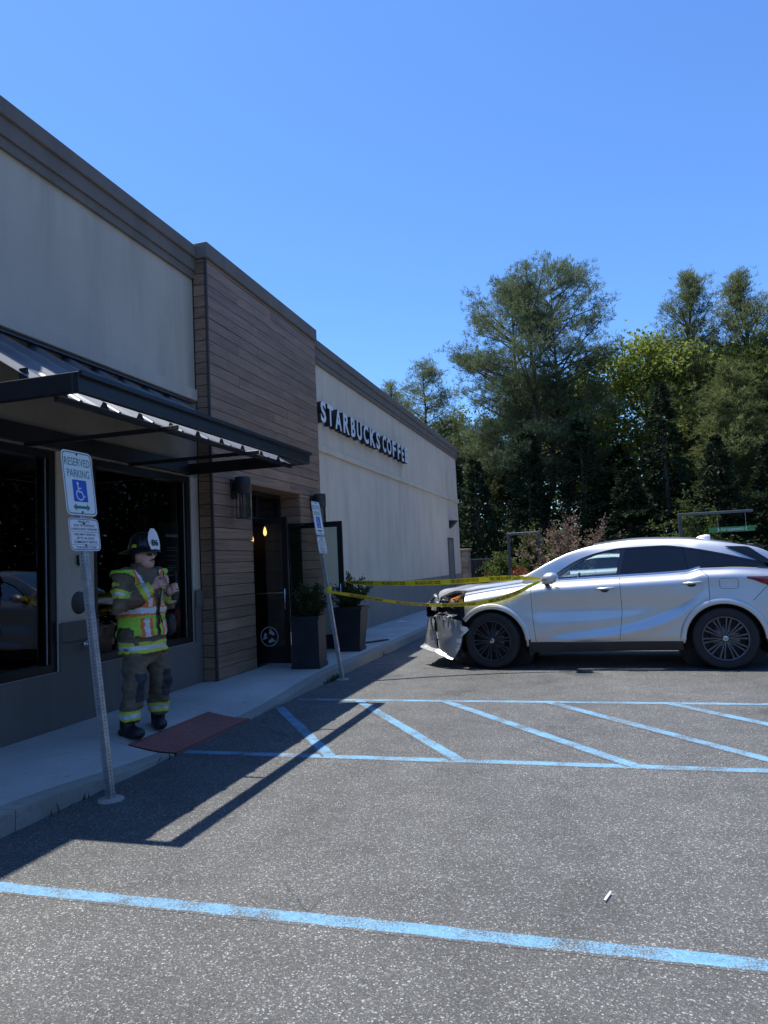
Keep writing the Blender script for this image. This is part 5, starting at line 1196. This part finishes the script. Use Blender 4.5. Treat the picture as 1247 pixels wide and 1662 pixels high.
def cedar_mesh(seed, H, R, nl, mat_=None, pw=.85, L_=.20, W_=.05):
    rng = np.random.RandomState(seed); wood = MB(); wood.tube([(0, 0, 0), (.03, 0, H*.5), (0, 0, H*.98)], [.02*H, .011*H, .01], 7, cap=False); P_ = []; D_ = []
    for i in range(nl):
        u = ((i+rng.rand())/nl); z = H*(.02+.96*u); le = R*((1-u)**pw*.95+.05)*rng.uniform(.65, 1.15); az = rng.uniform(0, 6.283); el = rng.uniform(-.15, .35); d = np.array([math.cos(az)*math.cos(el), math.sin(az)*math.cos(el), math.sin(el)]); side = np.array([-math.sin(az), math.cos(az), 0])
        if i % 3 == 0: wood.tube([(0, 0, z), tuple(np.array([0, 0, z])+d*le)], [.02, .005], 4, cap=False)
        k = int(22+26*le); t = rng.uniform(.25, 1.0, k)**.7; p = np.array([0, 0, z])+np.outer(t*le, d)+np.outer(rng.normal(0, .22*le+.05, k)*(1.1-t*.7), side); p[:, 2] += -.16*le*t*t+rng.normal(0, .07, k); P_.append(p); D_.append(np.tile(d+np.array([0, 0, -.15]), (k, 1)))
    v, f = leaf_cloud(np.concatenate(P_), np.concatenate(D_), L_, W_, rng, .55); return wood, np_mesh('foliage', [(v, f, 0)], [mat_ or CEDAR])
def make_tree(name, pair, loc, rz, sc, label, crown, grp):
    t = tag(empty(name, loc, rz), label, 'tree', grp); t.scale = sc if isinstance(sc, tuple) else (sc, sc, sc); wood, me = pair
    wm = wood if not isinstance(wood, MB) else None
    if wm is None: o = wood.build('trunk', BARK); wm = o.data; o.parent = t
    else: inst('trunk', wm, t)
    inst(crown, me, t); return wm, me
G_ = 'trees behind the parking lot'
bigp = make_tree('pine_tree', pine_mesh(11, 17.7, 4.9, .32, lambda u: (.75+.5*u if u < .35 else .93-.03*u) if u < .62 else max(.12, .92*(1-((u-.62)/.42)**1.7)), 185, 11, 8, .25, .0135, 3, None, .05, .45, .34, 11, .25), (-2.5, 40, 0), .4, 1, 'tall round crowned dark pine towering above the other trees', 'needles', G_)
lp = make_tree('pine_tree', pine_mesh(23, 14.3, 5.2, .20, lambda u: .05+(1-u)**.75, 120, 11, 7, .24, .013, 1, NEED2, .12, .35, .25, 8, .24), (-9.8, 44, 0), 0, 1, 'open crowned olive pine rising behind the far roof corner', 'needles', G_)
make_tree('pine_tree', lp, (-14.2, 52, 0), 2.1, (1.05, 1.05, 1.07), 'small pine top just showing over the roof edge, leftmost tree', 'needles', G_)
rp = make_tree('pine_tree', pine_mesh(37, 16.6, 5.0, .22, lambda u: .03+.97*(1-u)**.62, 165, 12, 7, .24, .012, 1, NEED2, .02, .80, .15, 6, .20), (5.95, 42, 0), .8, 1, 'slender pine with thin upright leader towards the right edge', 'needles', G_)
make_tree('pine_tree', rp, (8.8, 43, 0), 3.6, (1.2, 1.2, .99), 'slender bushy pine cut by the right edge of the view', 'needles', G_)
ol = make_tree('pine_tree', pine_mesh(51, 10.4, 3.6, .10, lambda u: .08+.92*(1-u)**.7, 120, 12, 7, .25, .014, 1, NEED2, .22, .25, .2, 8, .22), (6.9, 38, 0), .3, 1, 'drooping olive pine lower down near the right edge', 'needles', G_)
d1 = make_tree('broadleaf_tree', leafy_mesh(5, 14.2, 4.6, .2, 800, 34, .24, .075, LIMEL), (3.4, 43.5, 0), 0, 1, 'bright yellow green broadleaf tree right of the tall pine', 'leaves', G_)
make_tree('broadleaf_tree', d1, (7.4, 46, 0), 2.0, (1, 1, .96), 'second bright green broadleaf tree behind the slender pine', 'leaves', G_)
d2 = make_tree('broadleaf_tree', leafy_mesh(9, 14.0, 4.4, .2, 620, 34, .24, .075, MIDL), (-1.6, 50, 0), 1.0, 1, 'mid green broadleaf tree directly behind the tall pine', 'leaves', G_)
make_tree('broadleaf_tree', d2, (-6.3, 50, 0), 2.6, (.9, .9, .84), 'mid green broadleaf tree between the tall pine and the roof', 'leaves', G_)
make_tree('broadleaf_tree', d2, (11.5, 45, 0), 4.0, 1.0, 'mid green broadleaf tree beyond the right edge pine', 'leaves', G_)
c1 = make_tree('cedar_tree', cedar_mesh(2, 6.5, 1.9, 170), (-5.3, 34, 0), 0, 1, 'dark cedar close beside the far building corner', 'foliage', G_)
c2 = make_tree('cedar_tree', cedar_mesh(3, 8.3, 2.3, 210), (-3.0, 37, 0), 0, 1, 'dark cedar at the foot of the tall pine, left side', 'foliage', G_)
make_tree('cedar_tree', c2, (-.3, 37, 0), 2.0, (1.15, 1.15, 1.02), 'broad dark cedar at the foot of the tall pine, right side', 'foliage', G_)
c4 = make_tree('cedar_tree', cedar_mesh(7, 9.9, 2.5, 230, None, .95), (3.6, 37, 0), .5, 1, 'tallest pointed dark cedar right of the tall pine', 'foliage', G_)
make_tree('cedar_tree', c1, (5.6, 35, 0), 1.0, (1.1, 1.1, 1.03), 'small dark cedar behind the green clearance bar', 'foliage', G_)
make_tree('cedar_tree', c1, (7.7, 35, 0), 3.0, (1.1, 1.1, .95), 'small dark cedar at the right edge of the view', 'foliage', G_)
make_tree('cedar_tree', c1, (1.7, 35, 0), 4.0, (1.2, 1.2, .85), 'short dark cedar between the two taller cedars', 'foliage', G_)
make_tree('cedar_tree', c2, (1.6, 41, 0), 3.3, (1.3, 1.3, .9), 'dark cedar filling the gap behind the plum bush', 'foliage', G_)
make_tree('cedar_tree', c4, (-4.6, 42, 0), 5.0, (1.3, 1.3, .72), 'dark cedar behind the small cedar at the building corner', 'foliage', G_)
make_tree('cedar_tree', c4, (6.6, 41, 0), 1.9, (1.4, 1.4, .75), 'wide dark cedar behind the drooping olive pine', 'foliage', G_)
make_tree('cedar_tree', c2, (9.6, 40, 0), .9, (1.4, 1.4, .9), 'wide dark cedar just inside the right edge of the view', 'foliage', G_)
make_tree('cedar_tree', c2, (-7.4, 39, 0), 1.4, (1.1, 1.1, .92), 'dark cedar half hidden by the building corner', 'foliage', G_)
# plum bush and low red shrubs
def bush(name, loc, H, R, nst, nl, L_, W_, mat_, label, cat, seed, grp=None):
    rng = np.random.RandomState(seed); root = tag(empty(name, loc), label, cat, grp); m = MB(); P_ = []; D_ = []
    for k in range(nst):
        az = rng.uniform(0, 6.28); el = rng.uniform(.45, 1.5); L2 = H*rng.uniform(.6, 1.05); d = np.array([math.cos(az)*math.cos(el)*R/H*1.5, math.sin(az)*math.cos(el)*R/H*1.5, math.sin(el)])
        pts = [d*L2*t+np.array([0, 0, .0])+rng.normal(0, .03, 3)*t for t in (0, .4, .75, 1)]; m.tube([tuple(p) for p in pts], [.02, .012, .007, .003], 4, cap=False)
        for j in range(5):
            t = rng.uniform(.35, .9); c = d*L2*t; e = c+rng.normal(0, .22, 3)*H/3; m.tube([tuple(c), tuple(e)], [.006, .002], 3, cap=False)
            q = rng.uniform(0, 1, (nl, 1)); P_.append(c*(1-q)+e*q+rng.normal(0, .05, (nl, 3))); D_.append(np.tile(d, (nl, 1)))
        q = rng.uniform(.45, 1.03, (nl, 1)); P_.append(q*d*L2+rng.normal(0, .05, (nl, 3))); D_.append(np.tile(d, (nl, 1)))
    P_ = np.concatenate(P_); P_[:, 2] = np.maximum(P_[:, 2], .05); v, f = leaf_cloud(P_, np.concatenate(D_), L_, W_, rng, 1.0)
    o = m.build('stems', BARK); o.parent = root; o = inst('leaves', np_mesh('leaves', [(v, f, 0)], [mat_]), root); return root
bush('plum_bush', (-.72, 24.5, 0), 3.1, 1.45, 70, 20, .09, .028, REDL_, 'large purple leaved plum bush behind the silver car', 'bush', 4)
bush('red_shrub', (-3.7, 26.2, 0), .95, .55, 26, 18, .07, .016, PINKL, 'low red tipped shrub nearest the building corner', 'shrub', 5, 'low red shrubs'); bush('red_shrub', (-3.15, 26.0, 0), .85, .5, 24, 18, .07, .016, PINKL, 'low red tipped shrub in the middle of the row', 'shrub', 6, 'low red shrubs'); bush('red_shrub', (-2.5, 26, 0), 1.32, .5, 26, 18, .07, .016, PINKL, 'taller red shrub just left of the plum bush', 'shrub', 7, 'low red shrubs')
bush('green_shrub', (-4.1, 32, 0), 1.9, .8, 26, 18, .10, .03, MIDL, 'small green sapling in front of the dark cedars', 'shrub', 8)
bush('green_shrub', (-2.6, 33, 0), 3.2, 1.2, 34, 20, .12, .04, MIDL, 'mid green shrub behind the dark post frame', 'shrub', 9)
bush('green_shrub', (4.2, 33.5, 0), 4.2, 1.5, 40, 22, .12, .035, MIDL, 'yellow green shrub standing before the tallest cedar', 'shrub', 10)
# wood behind the trees, mirrored in windows and paint; unseen stretch behind camera added to cut horizon light
wr_ = np.random.RandomState(77); n_ = 170000; path = np.array([(-26, 60), (30, 56), (44, 44), (50, 20), (52, -20), (40, -42), (0, -48), (-40, -48)], float); sl_ = np.r_[0, np.cumsum(np.linalg.norm(np.diff(path, axis=0), axis=1))]
s_ = wr_.uniform(0, sl_[-1], n_); X_ = np.interp(s_, sl_, path[:, 0]); Y_ = np.interp(s_, sl_, path[:, 1]); hh = np.interp(s_, sl_, [8.2, 8.5, 14, 15, 13, 9, 8, 8])+1.6*np.sin(s_*.45)+1.3*np.sin(s_*1.3+1)+.8*np.sin(s_*3.1); Z_ = wr_.uniform(0, 1, n_)**1.1*hh
bul = 1.6*np.sin(s_*.9+Z_*.6); P_ = np.stack([X_+wr_.normal(0, 1.2, n_)+bul, Y_+wr_.normal(0, 1.2, n_), Z_], 1)
v, f_ = leaf_cloud(P_, np.tile(np.array([0, 0, -.2]), (n_, 1)), .42, .16, wr_, .8); tag(inst('far_wood', np_mesh('far_wood', [(v, f_, 0)], [MIDL])), 'dim green wood closing the view behind the trees, with an added unseen stretch behind the camera', 'wood', kind='stuff')
n2 = 150000; path2 = np.array([(13, 55), (30, 50), (42, 40), (47, 20), (47, -8)], float); sl2 = np.r_[0, np.cumsum(np.linalg.norm(np.diff(path2, axis=0), axis=1))]; s_ = wr_.uniform(0, sl2[-1], n2); Z_ = wr_.uniform(0, 1, n2)*(14.5+2.2*np.sin(s_*.5)+1.5*np.sin(s_*1.7))
P_ = np.stack([np.interp(s_, sl2, path2[:, 0])+wr_.normal(0, 1.3, n2), np.interp(s_, sl2, path2[:, 1])+wr_.normal(0, 1.3, n2), Z_], 1)
v, f_ = leaf_cloud(P_, np.tile(np.array([0, 0, -.3]), (n2, 1)), .42, .15, wr_, .8); tag(inst('far_wood', np_mesh('far_wood', [(v, f_, 0)], [CEDAR])), 'dark evergreen wood beyond the right edge, mirrored in the cafe windows', 'wood', kind='stuff')
# mulch bed under the trees
mb_ = MB().box(-16, 60, 31, 75, -.1, .03); tag(mb_.build('mulch_bed', simple('mulch', (.045, .035, .025), .95, 0, .4, 3, .6, 20)), kind='structure')
# ------------------------------------------------------------------ things at the back of the lot
t = tag(empty('stone_pillar', (-4.9, 27.2, 0)), 'pale stone block pillar at the far building corner', 'pillar'); STN = simple('pale_stone', (.30, .26, .21), .9, 0, .25, 5, .5, 30, objvar=.4)
z = 0
for k in range(9):
    h = .205; 
    for j in range(2):
        a = -.28+(.24 if k % 2 else .32)*j; b = (-.28+(.24 if k % 2 else .32)) if j == 0 else .28
        o = MB().bev(a+.004, b-.004, -.28, .28, z+.004, z+h, .012).build('block', STN); o.parent = t
    z += h
o = MB().bev(-.33, .33, -.33, .33, z, z+.09, .015).build('cap', STN); o.parent = t
t = tag(empty('board_fence', (-4.6, 32.5, 0)), 'dark brown board fence of the bin enclosure behind the shrubs', 'fence'); FB = simple('fence_dark', (.030, .024, .022), .8, 0, .3, 6, objvar=.4)
for k in range(16): o = MB().bev(-1.6+k*.155, -1.6+k*.155+.148, -.015, .015, .06, 1.50, .004).build('board', FB); o.parent = t
for x in (-1.62, -.4, .86): o = MB().bev(x-.05, x+.05, .016, .11, 0, 1.58, .006).build('post', FB); o.parent = t
o = MB().box(-1.62, .9, -.03, .02, 1.50, 1.545).build('rail', simple('fence_cap_grey', (.16, .16, .17), .6)); o.parent = t
o = MB().box(.16, .48, -.022, -.016, .85, 1.05).build('notice_plate', WHITEP); o.parent = t
def frame(x, y, H, L_, label, bar):
    t = tag(empty('clearance_frame' if bar else 'order_point_frame', (x, y, 0)), label, 'frame'); 
    def P(m, n_, mt, par=t): o = m.build(n_, mt); o.parent = par; return o
    P(MB().bev(-.06, .06, -.06, .06, 0, H, .008), 'post', simple('frame_grey', (.055, .058, .062), .5)); P(MB().bev(-.06, L_, -.05, .05, H, H+.10, .008), 'arm', simple('frame_grey', (.10, .105, .11), .5))
    if bar:
        for xx in (L_-1.26, L_-.28): P(MB().tube([(xx, 0, H), (xx, 0, H-.52)], .008, 5), 'chain', STEEL)
        b = P(MB().bev(L_-1.60, L_+.02, -.03, .03, H-.72, H-.52, .01), 'clearance_bar', simple('bar_green', (.07, .24, .06), .5))
        me = text_mesh('9\'-0" CLEARANCE', 1, 0, .02); lo, hi = bbox(me); w_, h_ = .78, .095
        for v in me.vertices: v.co = (L_-.78+((v.co.x-lo[0])/(hi[0]-lo[0])-.5)*w_, -.033, H-.62+((v.co.y-lo[1])/(hi[1]-lo[1])-.5)*h_)
        me.materials.append(WHITEP); o = bpy.data.objects.new('lettering', me); COL.objects.link(o); o.parent = b
        m = MB()
        for sx, cx_ in ((1, L_-1.27), (-1, L_-.29)):
            for sz in (1, -1): m.add([(cx_-sx*.04, -.033, H-.62+sz*.075), (cx_-sx*.012, -.033, H-.62+sz*.075), (cx_+sx*.035, -.033, H-.62), (cx_+sx*.007, -.033, H-.62)], [(0, 1, 2, 3)])
        P(m, 'chevrons', WHITEP, b)
    else:
        P(MB().bev(L_-.06, L_+.06, -.05, .05, 0, H, .008), 'post', simple('frame_grey', (.055, .058, .062), .5))
frame(3.30, 30, 2.83, 2.62, 'grey post and arm carrying a hanging green clearance bar', True)
frame(-3.40, 30, 2.45, 1.25, 'dark order point frame standing left of the plum bush', False)
